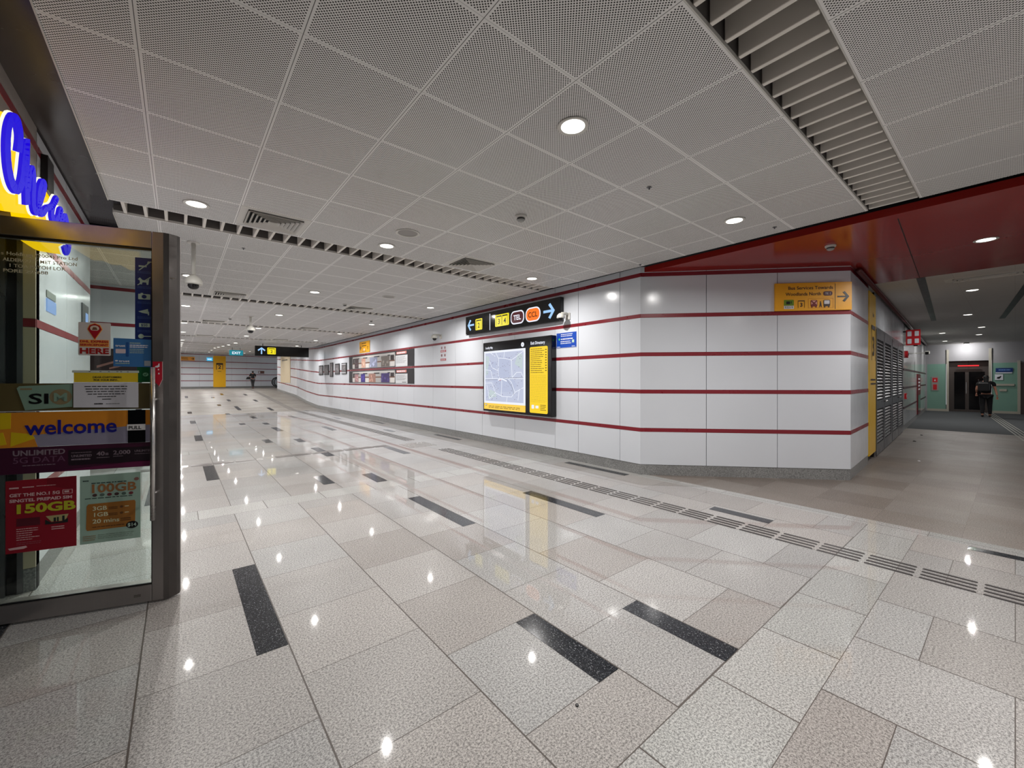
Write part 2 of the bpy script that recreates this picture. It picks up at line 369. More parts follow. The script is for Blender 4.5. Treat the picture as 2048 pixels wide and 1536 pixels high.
# ================================================================ WALLS
LV = [(.155,.635),(.693,1.200),(1.258,1.750),(1.808,2.318),(2.376,2.925),(2.983,3.07)]
ST = [(.637,.691),(1.202,1.256),(1.752,1.806),(2.320,2.374),(2.927,2.981)]
def build_wall(name, path, joints, label, skname, top=3.07, stripes=(0,1,2,3,4), mw=None, mr=None, partial=None, base=.15, skirtm=None, lv=None, st=None):
    """path: world xy points, viewer on the left-hand side walking backwards; joints: distances along the path"""
    segs = []; s = 0
    for a, b in zip(path, path[1:]):
        L = math.hypot(b[0]-a[0], b[1]-a[1]); segs.append((s, s+L, a, b)); s += L
    bw, br, bk, bs = BM(), BM(), BM(), BM()
    def pt(q, off):
        for s0, s1, a, b in segs:
            if q <= s1+1e-6:
                t = (q-s0)/(s1-s0); ux, uy = (b[0]-a[0])/(s1-s0), (b[1]-a[1])/(s1-s0)
                return (a[0]+(b[0]-a[0])*t+uy*off, a[1]+(b[1]-a[1])*t-ux*off)
    def slab(bm, q0, q1, z0, z1, off, th):
        # keep to one segment
        for s0, s1, a, b in segs:
            if q0 >= s0-1e-3 and q1 <= s1+1e-3:
                ux, uy = (b[0]-a[0])/(s1-s0), (b[1]-a[1])/(s1-s0)
                def P(q, o, z):
                    x = a[0]+ux*(q-s0)+uy*o; y = a[1]+uy*(q-s0)-ux*o; return (x, y, z+ramp(y))
                v = [bm.verts.new(p) for p in (P(q0,off,z0),P(q1,off,z0),P(q1,off+th,z0),P(q0,off+th,z0),P(q0,off,z1),P(q1,off,z1),P(q1,off+th,z1),P(q0,off+th,z1))]
                for f in ((0,3,2,1),(4,5,6,7),(0,1,5,4),(1,2,6,5),(2,3,7,6),(3,0,4,7)): bm.faces.new([v[i] for i in f])
                return
    ends = [q for sg in segs for q in sg[:2]]; tot = segs[-1][1]
    bp = sorted(set([round(q, 4) for q in ends+[j for j in joints if 0 < j < tot]])); LVs = lv or LV; STs = st or ST
    for i, (a, b) in enumerate(zip(bp, bp[1:])):
        if b-a < .01: continue
        ja = .0038 if any(abs(a-j) < .001 for j in joints) else 0; jb = .0038 if any(abs(b-j) < .001 for j in joints) else 0
        slab(bk, a, b, 0, top, .014, .08)
        slab(bs, a, b, .0, base, .006, .03)
        for z0, z1 in LVs: slab(bw, a+ja, b-jb, z0, z1, 0, .018)
        for k, (z0, z1) in enumerate(STs):
            if k in stripes: slab(br, a, b, z0, z1, -.002, .016)
    o = obj(name, bk, mat('wall_backing', (30, 26, 26), .8)); tag(o, label, 'wall', kind='structure')
    obj('enamel_panels', bw, mw or M_white, o); obj('red_stripes', br, mr or M_red, o)
    sk = obj(skname, bs, skirtm or M_skirt); tag(sk, 'grey granite skirting along the foot of '+label, 'skirting', kind='structure')
    return o
jr = [.37, 1.24, 1.80]+[1.80+1.153*k for k in range(1, 30)]
build_wall('wall_right', [(5.30,3.50),(5.33,4.6),(5.33,21.5),(5.42,24.4),(5.76,28.4),(5.76,34.9)], jr, 'the long white enamel wall with red stripes on the right of the hall', 'baseboard_right')
build_wall('wall_corner', [(7.27,1.45),(5.30,3.50)], [2.843-.927, 2.843-1.89], 'the white angled wall with red stripes at the corner of the passage', 'baseboard_corner', top=2.99)
def pw(t): return (7.27+t*.99825, 1.45+t*.0591)
build_wall('wall_passage', [pw(8.2), pw(2.52)], [3.0, 4.4], 'the white wall above the louvred doors in the side passage', 'baseboard_passage', top=2.99, stripes=(), lv=[(2.36,2.985)])
build_wall('wall_passage', [pw(1.66), pw(0)], [], 'the narrow striped return wall beside the yellow exit panel', 'baseboard_passage', top=2.99)
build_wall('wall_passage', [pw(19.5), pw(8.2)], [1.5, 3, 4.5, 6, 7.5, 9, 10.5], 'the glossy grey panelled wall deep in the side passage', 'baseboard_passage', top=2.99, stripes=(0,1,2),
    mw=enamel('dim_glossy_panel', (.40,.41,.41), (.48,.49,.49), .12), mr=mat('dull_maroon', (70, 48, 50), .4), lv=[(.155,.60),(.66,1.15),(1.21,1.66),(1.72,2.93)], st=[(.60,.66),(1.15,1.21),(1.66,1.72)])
build_wall('wall_far', [(8.6,46.1),(-1.2,44.18)], [1.3+1.2*k for k in range(8)], 'the white striped wall closing the far end of the hall', 'baseboard_far', top=2.90)
build_wall('wall_left', [(-.735,6.3),(-.735,4.14)], [1.2], 'the white striped wall seen through the glass door beside the shop', 'baseboard_left')
o_ = build_wall('wall_left', [(-.735,4.12),(-.79,4.12)], [], 'the narrow cream wall end beside the shop front', 'baseboard_left', mw=enamel('cream_panel', (.50,.44,.30), (.54,.48,.34), .35), top=2.37, stripes=(0,1,2,3), lv=[q for q in LV if q[1] < 2.4])
build_wall('wall_back', [(-.497,9.7),(-3.0,9.7)], [1.2], 'the white striped wall facing the camera behind the glass door', 'baseboard_back')
build_wall('wall_left', [(-.48,44.4),(-.48,9.7)], [1.2*k for k in range(1, 29)], 'the white striped wall along the left side of the hall', 'baseboard_left')
B('wall_left', mat('recess_wall', (150,150,150), .6), None, (-3.1,-3.0,6.3,9.7,0,3.1)); bpy.context.scene.collection.objects[-1]
for o in C.objects:
    if o.name.startswith('wall_left') and 'label' not in o and o.parent is None: tag(o, 'plain side of the recess behind the shop wall', 'wall', kind='structure')
# shop fascia above the shop front (the sign hangs on it), shop front glazing
fas = B('wall_left', mat('shop_fascia', (150,142,136), .5), None, (-1.02,-.735,-7,4.15,2.375,3.12)); tag(fas, 'pale fascia above the shop front with a red line', 'wall', kind='structure')
B('red_stripes', M_red, fas, (-.737,-.732,-7,4.15,2.927,2.981))
sh = thing('window_1', (-1.02, 0, 0), 0, 'dark glazed shop front with metal mullions left of the open door', 'shop front', kind='structure')
B('shop_glass', KG, sh, (.0,.02,-7,4.1,.05,2.37)); B('door_jamb', M_dsteel, sh, (.205,.23,4.11,4.16,0,2.37), (.12,.155,4.11,4.16,0,2.37)); B('dark_glass', KG, sh, (.155,.205,4.13,4.15,0,2.37), (.0,.12,4.13,4.15,0,2.37))
for k, (y, wd, m) in enumerate(((4.02,.06,M_dsteel),(3.86,.05,M_dsteel),(2.9,.05,M_steel),(1.2,.05,M_steel),(-1,.05,M_steel),(-3,.05,M_steel))): B('mullion', m, sh, (.02,.09,y-wd/2,y+wd/2,.02,2.36))
B('sill', M_dsteel, sh, (.02,.09,-7,4.1,0,.12))
# ================================================================ CEILINGS
bays = [(-7, .53)]+[(.89+4.57*k, 5.10+4.57*k) for k in range(10)]
def ceil_edge(y): return 5.09 if y < 21.5 else (5.09+(y-21.5)*.06 if y < 28.4 else 5.5)
for k, (a, b) in enumerate(bays):
    bm = BM(); L0 = -.48
    parts = [(a, min(b, 6.3), L0), (max(a, 6.3), b, -3.0)] if a < 6.3 < b else [(a, b, L0 if b < 6.3 else (-3.0 if a < 9.8 else -.6))]
    for (ya, yb, xl) in parts:
        ys = [ya]+[c for c in (21.6, 24, 27, 30, 33, 35, 38, 41, 44) if ya < c < yb]+[yb]
        for c, d in zip(ys, ys[1:]):
            zc, zd = CZ+ramp(c), CZ+ramp(d); xr0, xr1 = ceil_edge(c), ceil_edge(d)
            if c > 34.8: xr0 = xr1 = 12
            v = [bm.verts.new(p) for p in ((xl,c,zc),(xr0,c,zc),(xr1,d,zd),(xl,d,zd),(xl,c,zc+.03),(xr0,c,zc+.03),(xr1,d,zd+.03),(xl,d,zd+.03))]
            for f in ((0,3,2,1),(4,5,6,7),(0,1,5,4),(1,2,6,5),(2,3,7,6),(3,0,4,7)): bm.faces.new([v[i] for i in f])
    o = obj('ceiling', bm, M_perf); tag(o, 'perforated white metal ceiling bay, %s from the camera' % ORD[k], 'ceiling', kind='structure')
# dark slab far above the panels
bm = BM(); box(bm, -9, 12, -7, 21.6, 3.55, 3.7)
v = [bm.verts.new(p) for p in ((-9,21.6,3.55),(12,21.6,3.55),(12,50,4.4),(-9,50,4.4))]; bm.faces.new(v)
tag(obj('ceiling', bm, DARKV), 'dark structural void above the metal ceiling', 'ceiling', kind='structure')
# dark bronze soffit by the shop
o = B('ceiling', M_soff, None, (-1.1,-.40,-7,6.28,3.09,3.12)); tag(o, 'dark bronze soffit between the shop fascia and the white ceiling', 'ceiling', kind='structure')
B('edge_trim', M_wm, o, (-.486,-.480,-7,5.10,3.0,3.05), (-.486,-.480,5.46,6.28,3.0,3.05))
# red soffit and fascia over the passage mouth
red = BM(); zr = 2.99
pts = [(5.34,3.52),(5.34,-7),(8.95,-7),(8.95,1.60),(7.30,1.50)]
v = [red.verts.new((x, y, zr)) for x, y in pts]; red.faces.new(v[::-1])
v2 = [red.verts.new((x, y, zr+.075)) for x, y in pts]; red.faces.new(v2)
for i in range(len(pts)): j = (i+1) % len(pts); red.faces.new((v[i], v[j], v2[j], v2[i]))
o = obj('ceiling', red, M_redc); tag(o, 'glossy red metal soffit over the mouth of the side passage', 'ceiling', kind='structure')
bm = BM(); v = [bm.verts.new(p) for p in ((5.50,.725,zr-.0006),(8.95,.935,zr-.0006),(8.95,.945,zr-.0006),(5.50,.735,zr-.0006))]; bm.faces.new(v[::-1]); obj('panel_joint', bm, mat('dark_red_joint', (40,8,8), .6), o)
bm = BM(); box(bm, 8.95, 34, -9, 4, zr, zr+.03); o = obj('ceiling', bm, M_ceil2); tag(o, 'dull grey metal ceiling of the side passage', 'ceiling', kind='structure')
for (xa, ya, xb, yb) in ((8.95,.93,15.7,1.38),(8.95,-.26,16.5,.215)):
    bm = BM(); v = [bm.verts.new(p) for p in ((xa,ya-.05,zr-.003),(xb,yb-.05,zr-.003),(xb,yb+.05,zr-.003),(xa,ya+.05,zr-.003))]; bm.faces.new(v[::-1]); obj('linear_slot', bm, K, o)
# ---- slatted grilles between the bays
def grille(k, detailed):
    y0 = .53+4.57*k; y1 = y0+.36; z = CZ+ramp((y0+y1)/2); x0, x1 = (-.48, 5.09) if y0 < 21 else (-.6, ceil_edge(y0))
    t = thing('slatted_ceiling_grille', (x0, y0, z), 0, 'band of white baffle blades crossing the ceiling, %s from the camera' % ORD[k], 'ceiling grille', 'slatted grilles between ceiling bays')
    L = x1-x0; one = BM()
    off = (1.88-x0) % .1516
    for i in range(int(L/.1516)+1):
        x = off+i*.1516
        if x+.02 > L: break
        b_ = BM() if detailed else one
        # blade with a chamfered lower front corner
        prism_pts = [(0,.0),(0,.13),(.36,.13),(.36,.0)]
        box(b_, x-.013, x+.013, .012, .345, .004, .14)
        if detailed: obj('blade', b_, M_blade, t, bevel=.004)
    if not detailed: obj('blade', one, M_blade, t)
    B('rail', M_wm, t, (0, L, .0, .006, .0, .022), (0, L, .354, .36, .0, .022)); B('upper_rail', mat('shaded_grey_rail', (92, 88, 86), .6), t, (0, L, .0, .006, .022, .30), (0, L, .354, .36, .022, .30))  # rails coloured darker above the lip for the shade inside the grille
for k in range(9): grille(k, k < 2)
# ================================================================ CEILING FITTINGS
def downlight(x, y, z, label, power, grp, col=(1, .975, .945)):
    t = thing('downlight', (x, y, z), 0, label, 'downlight', grp)
    bm = BM(); lathe(bm, [(.075, -.001), (.098, -.001), (.100, -.006), (.092, -.010), (.075, -.006)], 28); obj('trim_ring', bm, M_wm, t, smooth=True)
    bm = BM(); lathe(bm, [(0, -.012), (.03, -.0115), (.060, -.009), (.078, -.004)], 24); obj('lens', bm, M_lens, t, smooth=True)
    l = bpy.data.lights.new('lamp', 'AREA'); l.shape = 'DISK'; l.size = .05; l.energy = power; l.color = col; l.spread = math.radians(165)
    lo = bpy.data.objects.new('lamp', l); C.objects.link(lo); lo.parent = t; lo.location = (0, 0, -.018)
    return t
cols = [('left', .13, [4.73, 8.05, 11.35, 14.75, 17.6, 21.16]), ('middle', 1.94, [1.77, 4.76, 8.1, 11.5, 14.86, 17.74, 21.37]), ('right', 4.35, [1.79, 4.84, 8.21, 11.77, 14.8, 18.0, 21.4])]
for nm, x, ys in cols:
    ys = ys+[24.6, 27.9, 31.2, 34.5, 37.8, 41.1]
    for i, y in enumerate(ys):
        downlight(x, y, CZ+ramp(y), 'round white downlight, %s in the %s row of the hall ceiling' % (ORD[i], nm), LAMP_W*(1.35 if y > 34 else 1), 'round downlights in the hall ceiling')
for i, (x, y) in enumerate(((1.94, -1.6), (4.35, -1.6), (.1, -1.6), (1.94, -4.9), (4.35, -4.9))):
    downlight(x, y, CZ, 'round downlight behind the camera, %s' % ORD[i], LAMP_W, 'downlights behind the camera')
for i, (x, y) in enumerate(((7.09, .21), (10.88, .48), (14.87, .73), (18.69, .64), (21.7, .8), (20.05, 1.56), (24.24, 1.81))):
    downlight(x, y, 2.99, ['bright downlight in the red soffit', 'downlight just beyond the red soffit', 'second downlight in the grey passage ceiling', 'third small downlight in the passage ceiling',
        'downlight near the passage doors', 'small downlight to the left in the passage ceiling', 'farthest small downlight left in the passage'][i], PASS_W*(1.5 if i == 0 else 1), 'downlights of the side passage')
def diffuser(x, y, z, w_, d_, label, rz=0, depth=.05):
    t = thing('air_diffuser', (x, y, z), rz, label, 'air vent', 'square air diffusers')
    def ring(bm, a, b, z0, z1, za, zb):
        A = [(a*sx*w_/2, a*sy*d_/2) for sx, sy in ((-1,-1),(1,-1),(1,1),(-1,1))]; Bq = [(b*sx*w_/2, b*sy*d_/2) for sx, sy in ((-1,-1),(1,-1),(1,1),(-1,1))]
        va = [bm.verts.new((p[0], p[1], za)) for p in A]; vb = [bm.verts.new((p[0], p[1], zb)) for p in Bq]
        va2 = [bm.verts.new((p[0], p[1], za+.004)) for p in A]; vb2 = [bm.verts.new((p[0], p[1], zb+.004)) for p in Bq]
        for i in range(4):
            j = (i+1) % 4; bm.faces.new((va[i], va[j], vb[j], vb[i])); bm.faces.new((va2[i], vb2[i], vb2[j], va2[j])); bm.faces.new((vb[i], vb[j], vb2[j], vb2[i])); bm.faces.new((va[i], va2[i], va2[j], va[j]))
    bm = BM(); ring(bm, .99, .80, 0, 0, -.003, -.006); obj('frame', bm, M_wm, t)
    B('duct_box', DARKV, t, (-w_*.4, w_*.4, -d_*.4, d_*.4, -.0012, -.0008))
    for i in range(6):
        a = .80-.125*i; bm = BM(); ring(bm, a, a-.075, 0, 0, -.024, -.003); obj('louvre', bm, M_wm, t)
    return t
k_ = 0
for b_, y in enumerate((4.765, 9.335, 13.9, 18.5)):
    for c_, x in enumerate((.755, 3.16)):
        diffuser(x, y, CZ, .60, .54, 'square four-way air diffuser beside the %s slatted band, %s one of the pair' % (['second', 'third', 'fourth', 'fifth'][b_], ['left', 'right'][c_]))
diffuser(9.6, .25, 2.99, .28, .95, 'long louvred air vent in the grey ceiling just beyond the red soffit')
for i, (x, y) in enumerate(((1.95, 4.2), (3.17, 7.67))):
    bm = BM(); lathe(bm, [(.105, -.0005), (.128, -.0005), (.130, -.006), (.122, -.009), (.106, -.004)], 36)
    t = thing('ceiling_speaker', (x, y, CZ), 0, ['white speaker ring in the ceiling bay above the glass door side, nearest', 'white speaker ring in the second ceiling bay'][i], 'ceiling speaker')
    obj('rim', bm, M_wm, t, smooth=True); bm = BM(); lathe(bm, [(0, -.004), (.106, -.0025)], 30); obj('grille', bm, mat('speaker_mesh', (150, 146, 142), .6), t)
for i, (x, y, z, l) in enumerate(((2.606, 3.06, CZ, 'white smoke detector under the perforated ceiling in mid hall'), (5.98, 1.38, 2.99, 'white smoke detector under the red soffit'),
        (1.05, 12.9, CZ, 'small detector on the far hall ceiling'), (4.05, 11.0, CZ, 'small detector near the third diffuser on the right'), (2.75, 9.0, CZ, 'detector beside the right diffuser of the second bay'))):
    t = thing('smoke_detector', (x, y, z), 0, l, 'smoke detector')
    s = 1 if i < 2 else .8; bm = BM(); lathe(bm, [(0, -.022*s), (.05*s, -.022*s), (.055*s, -.015*s), (.055*s, -.001), (0, -.001)], 26); obj('base', bm, M_wm, t)
    bm = BM(); lathe(bm, [(0, -.058*s), (.026*s, -.056*s), (.038*s, -.045*s), (.038*s, -.022*s), (0, -.022*s)], 24); obj('sensor_head', bm, mat('grey_plastic', (150, 150, 148), .5), t, smooth=False)
    bm = BM(); lathe(bm, [(.0385*s, -.040*s), (.040*s, -.037*s), (.040*s, -.031*s), (.0385*s, -.028*s)], 24); obj('vent_slot', bm, K, t)
for i, (x, y, l) in enumerate(((4.87, 1.60, 'tiny dark sprinkler in the ceiling by the slatted band end'), (4.99, 3.30, 'tiny dark sprinkler in the ceiling above the angled wall'), (3.05, 1.93, 'tiny dark sprinkler left of the right row downlight'), (.62, 5.95, 'tiny dark sprinkler above the pole camera'))):
    bm = BM(); lathe(bm, [(0, -.02), (.006, -.02), (.006, -.008), (.02, -.004), (.02, -.0005), (0, -.0005)], 12); tag(obj('sprinkler', bm, M_dsteel, None, (x, y, CZ)), l, 'sprinkler')
# ---- pole-mounted dome cameras
def dome(bm_unused, t, r, z):
    bm = BM(); lathe(bm, [(0, z+r*1.15), (r*.35, z+r*1.12), (r*.75, z+r*.75), (r, z+r*.35), (r*1.02, z), (r*.98, z-r*.12), (r*.75, z-r*.14), (0, z-r*.14)], 30); obj('housing', bm, mat('camera_white', (196, 194, 186), .4), t, smooth=True)
    bm = BM(); lathe(bm, [(r*.62, z-r*.12), (r*.62, z-r*.4), (r*.5, z-r*.62), (r*.3, z-r*.76), (0, z-r*.82)], 26); obj('dome_window', bm, KG, t, smooth=True)
for (x, y, zb, r, l) in ((.14, 6.08, 2.53, .087, 'white dome camera on a ceiling pole above the glass door edge'), (1.425, 12.25, 2.665, .10, 'white dome camera on a ceiling pole in the far hall')):
    t = thing('dome_camera', (x, y, CZ), 0, l, 'security camera'); h = zb-CZ
    bm = BM(); tube(bm, [(0, 0, -.002), (0, 0, h+r)], .022 if y < 10 else .028, 14); obj('pole', bm, mat('camera_white', (196, 194, 186), .4), t, smooth=True)
    bm = BM(); lathe(bm, [(0, -.012), (.06, -.012), (.065, -.001), (0, -.001)], 24); obj('ceiling_plate', bm, M_wm, t); dome(None, t, r, h)
for (y, z, r, l) in ((4.97, 2.48, .070, 'white dome camera on the wall beside the black direction sign'), (9.48, 2.49, .085, 'white dome camera on the wall above the prohibition notices')):
    t = thing('dome_camera', (5.33, y, 0), -PI/2, l, 'security camera')   # local -y points into the hall
    bm = BM(); prism(bm, rrect(-.05, .05, z-.02, z+.10, .012), -.02, -.001); obj('wall_plate', bm, M_wm, t)
    bm = BM(); tube(bm, [(0, -.01, z+.07), (0, -.08, z+.085), (0, -.17, z+.075)], .024, 12); obj('arm', bm, mat('camera_white', (196, 194, 186), .4), t, smooth=True)
    bm = BM(); lathe(bm, [(0, z+r*1.15), (r*.5, z+r*1.05), (r*.95, z+r*.55), (r*1.05, z), (r, z-r*.15), (0, z-r*.16)], 26, 0, -.19); obj('housing', bm, mat('camera_white', (196, 194, 186), .4), t, smooth=True)
    bm = BM(); lathe(bm, [(r*.62, z-r*.14), (r*.6, z-r*.42), (r*.35, z-r*.75), (0, z-r*.86)], 24, 0, -.19); obj('dome_window', bm, KG, t, smooth=True)

# ================================================================ SIGN FURNITURE
YL = mat('lit_yellow', (250, 232, 20), .4, emit=.95); BL = mat('lit_pale_blue', (160, 205, 250), .4, emit=1.0); WH = mat('lit_white', (240, 243, 255), .4, emit=1.0)
OR = mat('lit_orange', (255, 120, 20), .4, emit=1.0); BR = mat('lit_maroon', (80, 26, 34), .4, emit=.9)
def arrow(cx, cz, s, d, t=.16):
    """arrow pointing right (d=0), left (d=2), up (d=1); s half length"""
    pts = [(-1, -t), (.42, -t), (-.12, -.78), (.22, -.98), (1, 0), (.22, .98), (-.12, .78), (.42, t), (-1, t)]
    c, q = [(1, 0), (0, 1), (-1, 0)][d]
    return [(cx+(px*c-pz*q)*s, cz+(px*q+pz*c)*s) for px, pz in pts]
def exit_no(parent, x0, x1, z0, z1, nums, y=-.004, fg=K, bg=YL, k=1):
    if bg: parent = PR('exit_number_plate', bg, parent, [rrect(x0, x1, z0, z1, (z1-z0)*.09)], y, y+.002)
    n_ = len(nums); w_ = (x1-x0)*.86/n_
    for i, s in enumerate(nums):
        a = x0+(x1-x0)*.07+w_*i+w_*.06; b = a+w_*.88; t_ = (z1-z0)*.03*k; zt = z1-(z1-z0)*.10; zb = z0+(z1-z0)*.08
        PR('exit_gate_symbol', fg, parent, [[(a,zt),(b,zt),(b,zt-t_*3.2),(a,zt-t_*3.2)], [(a,zt),(a+t_,zt),(a+t_,zb),(a,zb)], [(b-t_,zt),(b,zt),(b,zb),(b-t_,zb)]], y-.002, y)
        txt(parent, s, (a+b)/2, z0+(z1-z0)*.20, (z1-z0)*.44, fg, y-.002, 'CENTER', bold=.02*k, name='exit_number')
# direction sign mounted on the long wall
t = thing('direction_sign', (5.33, 8.295, 0), -PI/2, 'long black illuminated direction sign with arrows and line symbols on the right wall', 'sign')
B('sign_box', KG, t, (0, 3.13, -.09, -.002, 2.462, 2.90), bevel=.006)
y = -.0925
# the sign stands .09 off the wall; positions below are in its own face
PR('arrow', BL, t, [arrow(.225, 2.685, .135, 2)], y-.002, y); exit_no(t, .42, .69, 2.545, 2.80, ['2'], y-.002)
B('divider', WH, t, (.975, .992, y-.002, y, 2.50, 2.86)); exit_no(t, 1.18, 1.655, 2.548, 2.80, ['3', '4'], y-.002)
g = PR('line_badge', WH, t, [rrect(1.715, 2.135, 2.535, 2.805, .105)], y-.002, y); PR('badge_fill', BR, g, [rrect(1.74, 2.11, 2.56, 2.78, .088)], y-.004, y-.002)
txt(g, 'TEL', 1.925, 2.62, .10, WH, y-.006, 'CENTER', bold=.03)
g = PR('line_badge', WH, t, [rrect(2.18, 2.61, 2.53, 2.81, .125)], y-.002, y); PR('badge_fill', OR, g, [rrect(2.205, 2.585, 2.555, 2.785, .105)], y-.004, y-.002)
txt(g, 'CCL', 2.395, 2.62, .10, mat('dark_ink', (60, 14, 8), .5), y-.006, 'CENTER', bold=.01)
PR('arrow', BL, t, [arrow(2.84, 2.675, .15, 0)], y-.002, y); PR('small_mark', W, t, [[(.01,2.472),(.05,2.472),(.05,2.48),(.01,2.48)]], y-.002, y)
t.scale = (.983, 1, .983); t.location = (5.33, 8.154, .0238)
# locality map light box
t = thing('map_light_box', (5.33, 7.39, 0), -PI/2, 'black framed locality map light box with yellow exit directory on the right wall', 'map board')
B('cabinet', KG, t, (0, 2.13, -.13, -.002, .727, 2.21), bevel=.01); y = -.132
MW = mat('lit_map_paper', (196, 203, 226), .4, emit=.92); MWW = mat('lit_map_white', (236, 240, 250), .4, emit=1.0); YB = mat('lit_amber', (255, 214, 8), .4, emit=.95); YB2 = mat('lit_soft_amber', (255, 210, 70), .4, emit=.95)
mp = PR('map_panel', MWW, t, [[(.045,.905),(1.42,.905),(1.42,2.018),(.045,2.018)]], y-.002, y)
PR('legend_panel', YB2, t, [[(.045,.772),(1.42,.772),(1.42,.905),(.045,.905)]], y-.002, y)
PR('map_ground', MW, mp, [[(.10,.95),(1.365,.95),(1.365,1.975),(.10,1.975)]], y-.004, y-.002)
for P_ in ([(.52,1.42),(.58,1.90),(.95,1.86),(.93,1.45)],[(.36,1.40),(.60,1.15),(1.02,1.16),(1.18,1.30),(1.05,1.42),(.70,1.45)],[(.15,1.6),(.28,1.8),(.5,1.78),(.46,1.55)]): PR('map_block', mat('lit_map_blue', (188, 196, 222), .4, emit=.92), mp, [P_], y-.005, y-.004)
for P_ in ([(.11,1.5),(.2,1.52),(.24,1.9),(.11,1.93)],[(1.1,1.72),(1.34,1.6),(1.34,1.9),(1.2,1.93)],[(.2,1.0),(.5,1.05),(.45,1.15),(.25,1.2)]): PR('map_park', mat('lit_map_green', (198, 212, 216), .4, emit=.92), mp, [P_], y-.005, y-.004)
RB('map_road', MWW, mp, [[(.10,1.43),(1.365,1.43)],[(.48,1.97),(.56,1.86),(.8,1.84),(1.0,1.8),(1.14,1.86),(1.36,1.96)],[(.10,1.33),(.33,1.34),(.46,1.13),(.70,1.06),(1.0,1.06),(1.12,1.16),(1.36,1.25)],
    [(.58,1.86),(.56,1.5),(.68,1.36),(.66,1.06)],[(1.0,1.8),(1.02,1.45),(1.16,1.55),(1.3,1.55),(1.36,1.45)],[(.15,1.3),(.25,1.0),(.46,1.13)],[(.26,1.8),(.34,1.66),(.55,1.6)],[(.86,1.45),(1.0,1.35),(1.1,1.17)],[(.30,1.97),(.45,1.90)],[(1.2,1.0),(1.24,1.2)],[(.12,1.62),(.3,1.6),(.36,1.44)],[(.75,1.86),(.77,1.97)],[(.86,1.06),(.84,.96)]], .012, y-.006, y-.005)
RB('rail_line', mat('lit_grey', (120, 124, 140), .4, emit=.6), mp, [[(.10,1.40),(.55,1.41),(.8,1.44),(1.365,1.45)],[(.68,1.42),(.86,1.40),(1.02,1.25),(1.08,1.1)]], .006, y-.007, y-.006)
RB('station_symbol', WH, mp, [[(.56,1.40),(.70,1.42)],[(.70,1.42),(.84,1.38)]], .026, y-.008, y-.007); RB('station_symbol', mat('lit_red', (200, 60, 60), .4, emit=.8), mp, [[(.6,1.39),(.66,1.405)]], .01, y-.009, y-.008)
rn = random.Random(3); pl = []
for i in range(120):
    a, c = .13+rn.random()*1.2, .97+rn.random()*.98; s_ = .006+rn.random()*.012; pl.append([(a,c),(a+s_*1.6,c),(a+s_*1.6,c+s_),(a,c+s_)])
PR('map_building', mat('lit_map_mauve', (158, 158, 186), .4, emit=.85), mp, pl, y-.0062, y-.005)
dp = PR('directory_panel', YB, t, [rrect(1.545, 2.035, .78, 2.022, .03)], y-.002, y)
txt(t, 'Locality Map', .10, 2.07, .045, WH, y-.003, bold=.02, width=.26); txt(t, 'Exit Directory', 1.57, 2.07, .055, WH, y-.003, bold=.02, width=.39)
PR('round_symbol', MWW, t, [disc(1.335, 2.09, .045)], y-.002, y); txt(t, '→', 1.335, 2.075, .03, K, y-.004, 'CENTER')
DY = mat('lit_dark_print', (90, 70, 10), .5)
smallprint(dp, DY, 1.575, 1.95, 1.52, 2.0, 13, y-.003, .30, 5); smallprint(dp, DY, 1.575, 2.01, .98, 1.50, 22, y-.003, .10, 6, .05); smallprint(dp, DY, 1.97, 2.01, 1.55, 1.98, 9, y-.003, .35, 8, .1)
for P_ in ([(1.60,.86),(1.67,.86),(1.67,.93),(1.60,.93)],[(1.71,.87),(1.79,.87),(1.79,.92),(1.71,.92)]): PR('directory_symbol', MWW, dp, [P_], y-.003, y-.002)
smallprint(dp, DY, 1.84, 2.0, .83, .95, 4, y-.003, .4, 4)
smallprint(t, DY, .22, 1.28, .80, .86, 2, y-.003, .35, 9, .05); PR('legend_symbol', K, t, [rrect(.09, .15, .85, .885, .01)], y-.003, y-.002); PR('legend_symbol', MWW, t, [rrect(.10, .14, .858, .878, .006)], y-.004, y-.003)
# blue notice
t = thing('notice_plate', (5.33, 5.255, 0), -PI/2, 'small blue notice plate with white text below the wall camera', 'notice')
NB = mat('notice_blue', (20, 72, 176), .35); B('plate', NB, t, (0, .475, -.006, -.001, 1.972, 2.242)); PR('border', W, t, [[(.0,1.97),(.475,1.97),(.475,1.974),(0,1.974)],[(0,2.24),(.475,2.24),(.475,2.244),(0,2.244)]], -.0065, -.006)
smallprint(t, W, .11, .39, 2.165, 2.225, 2, -.0075, .45, 21, .1); smallprint(t, W, .11, .40, 2.11, 2.145, 1, -.0075, .6, 22, .02); smallprint(t, W, .10, .36, 2.035, 2.10, 2, -.0075, .45, 23, .1)
PR('app_symbol', mat('app_green', (90, 200, 120), .4), t, [disc(.07, 2.128, .020)], -.0075, -.006)
PR('panel_square', mat('pale_green_square', (190, 214, 190), .4), t, [[(.375,2.055),(.425,2.055),(.425,2.105),(.375,2.105)]], -.0075, -.006); PR('logo_bar', W, t, [[(.02,1.985),(.09,1.985),(.09,1.997),(.02,1.997)],[(.37,1.988),(.44,1.988),(.44,1.998),(.37,1.998)]], -.0075, -.006)
